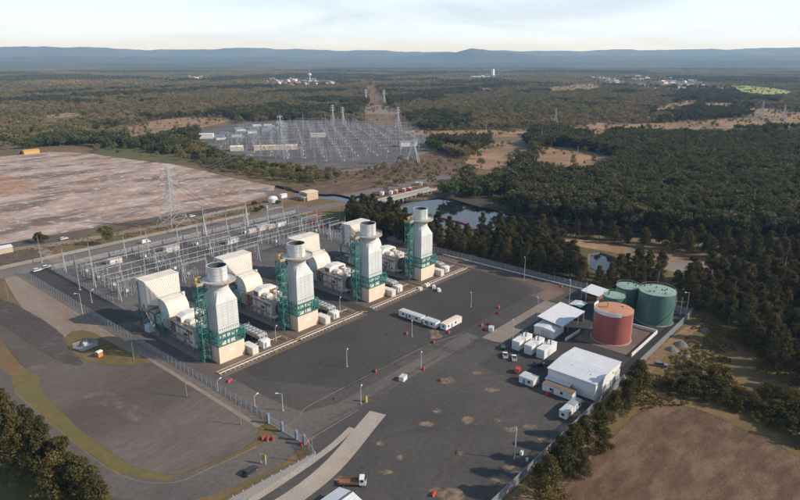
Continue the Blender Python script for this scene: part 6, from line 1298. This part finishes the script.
for nm, lb, m_, c_ in (('dark_wood','dark far forest towards the hills', f > .55, K_dark), ('gum_wood','olive far forest towards the hills', (f <= .55) & (g > .45), K_euc), ('brown_wood','brown far woodland towards the hills', (f <= .55) & (g <= .45), K_brown)):
    d = p[m_]; mass(nm, lb, d, RNG.uniform(.8,1.5,len(d)), c_)
# ================================================================== FAR HOUSES, HILLS, HAZE
hb = MB(); hb.box(-7,7,-5,5,0,4); hb.mi = 1; hb.prism([(-5.6,4.01),(5.6,4.01),(0,6.6)], -7.6, 7.6)
M_hwall = mat('house_wall', (.72,.68,.62), (.6,.55,.5), scale=.2)
HM = [hb.mesh('house', [M_hwall, m]) for m in (mat('house_roof_pale',(.66,.66,.66),(.56,.56,.56),scale=.2), mat('house_roof_red',(.36,.22,.18),(.32,.2,.16),scale=.2), mat('house_roof_grey',(.30,.31,.33),(.24,.25,.27),scale=.2), mat('house_roof_white',(.8,.8,.8),(.72,.72,.72),scale=.2))]
HR = random.Random(9)
for z, n, lb in ((HOUSE_ZONES[0], 60, 'pale house in the distant estate below the water tower'), (HOUSE_ZONES[1], 18, 'white building in the distant cluster at the centre'), (HOUSE_ZONES[2], 75, 'pale house in the distant township left of the bright field'), (HOUSE_ZONES[3], 26, 'pale house in the sparse distant group at left')):
    xs = [p[0] for p in z]; ys = [p[1] for p in z]; sp = []
    while len(sp) < n:
        q = (HR.uniform(min(xs),max(xs)), HR.uniform(min(ys),max(ys)))
        if pip(np.array([q]), z)[0]: sp.append(q)
    for k, q in enumerate(sorted(sp, key=lambda p: float(at_px(np.array([p]))[0]))):
        o = obj('house', HR.choice(HM), None, (*q,0), HR.uniform(0,3)); s = HR.uniform(.9,1.7); o.scale = (s*HR.uniform(1,1.6),s,s*1.1); tag(o, lb + ', %s from left' % ORDW[k], 'house', lb.replace('pale house','houses').replace('white building','buildings'))
x,y = G(310,84); t = thing('water_tower', 'distant white water tower above the estate', 'water tower', (x,y,0)); P('shaft', M_white, t, lambda b: b.cyl((0,0,0),(0,0,34),2.4,n=12)); P('bowl', M_white, t, lambda b: b.lathe([(2.4,34),(9,42),(9,48),(.1,52)],n=20)); P('aerial', M_lgrey, t, lambda b: b.cyl((0,0,51),(0,0,100),.9,.4,6))
x,y = G(492.5,77.5); t = thing('silo_tower', 'distant white tower beside the central white buildings', 'tower', (x,y,0)); P('shaft', M_white, t, lambda b: b.box(-9,9,-9,9,0,52)); P('cap', M_lgrey, t, lambda b: b.box(-7,7,-7,7,52.01,56))
x,y = G(480,79); t = shed('white_plant', 'long white distant factory at the centre', x-60,x+60,y-30,y+30, 14, 3, 'x', M_white, M_white, cat='factory'); t.rotation_euler.z = R(-49)
# hills
M_hill = mat('hill_forest', (.040,.050,.026), (.065,.068,.036), scale=.0025, rough=.95, coords='pos', col3=(.085,.08,.05), detail=10)
def ridge(name, r0, r1, prof, seed, amp, nr=34, na=420, half=R(52)):
    """rolling range: px column -> crest row, given at its own distance"""
    rg = np.random.default_rng(seed); v = []; xs = [p[0] for p in prof]; ys = [p[1] for p in prof]; ph = rg.random(40)*6.28
    for j in range(nr):
        u = j/(nr-1)
        for i in range(na):
            a = R(41)+half-2*half*i/(na-1); th = R(41)-a; px = 400+FPX*math.tan(th)*math.cos(PITCH)*1.02 if abs(th) < 1.2 else 0
            crest = np.interp(px, xs, ys); rc = r0+(r1-r0)*.62; H = CAM_H + (HOR-crest)/FPX*rc*math.cos(th)*.93
            r = r0+(r1-r0)*u; X, Y = CX+r*math.cos(a), CY+r*math.sin(a)
            nz_ = sum(math.sin(X*k1+ph[q])*math.cos(Y*k1*1.13+ph[q+9])*w for q,(k1,w) in enumerate(((.0011,.5),(.0023,.35),(.0047,.2),(.0093,.12),(.018,.07))))
            sh = math.sin(min(1,u/.62)*math.pi/2)**1.3 if u < .62 else math.cos((u-.62)/.38*math.pi/2)**.8
            v.append((X, Y, max(-2, H*sh*(1+amp*nz_*(1.15-sh*.75)) - 2*(1-sh))))
    f = [(j*na+i, j*na+i+1, (j+1)*na+i+1, (j+1)*na+i) for j in range(nr-1) for i in range(na-1)]
    me = bpy.data.meshes.new(name); me.from_pydata(v, [], f); me.materials.append(M_hill); me.polygons.foreach_set('use_smooth',[True]*len(f)); o = obj(name, me); o['kind'] = 'structure'
ridge('hills', 15500, 22500, [(-200,49),(0,48.5),(60,47.8),(140,50),(220,49.5),(300,48.8),(360,51),(430,52),(470,51.5),(500,52),(560,51.5),(620,51),(665,49.2),(730,48.5),(800,49.5),(1000,49)], 4, .42)
ridge('hills', 12200, 15400, [(-200,57.5),(0,57),(100,57.5),(200,56.5),(330,57.8),(420,55),(450,53),(466,48.8),(484,51.5),(520,55.5),(600,56.5),(680,56),(760,53.8),(800,53),(1000,55)], 8, .4, nr=24)
ridge('hills', 9000, 12000, [(-200,62),(0,61.5),(150,62.5),(300,61.5),(420,62.5),(520,62),(640,60.5),(720,59.8),(800,60.5),(1000,60)], 12, .2, nr=20)
# air
hz = MB().box(-24500,24500,-24500,24500,-5,640).build('haze', []); hz['kind'] = 'stuff'; hz['label'] = 'thin blue haze over the far forest and hills'
hm = bpy.data.materials.new('haze_air'); hm.use_nodes = True; ht = hm.node_tree; ht.nodes.clear(); pv = ht.nodes.new('ShaderNodeVolumePrincipled'); pv.inputs['Color'].default_value = (.33,.60,1.0,1); pv.inputs['Absorption Color'].default_value = (1,1,1,1); pv.inputs['Density'].default_value = 6.0e-5; pv.inputs['Anisotropy'].default_value = .1
ho = ht.nodes.new('ShaderNodeOutputMaterial'); ht.links.new(pv.outputs[0], ho.inputs['Volume']); hz.data.materials.append(hm)
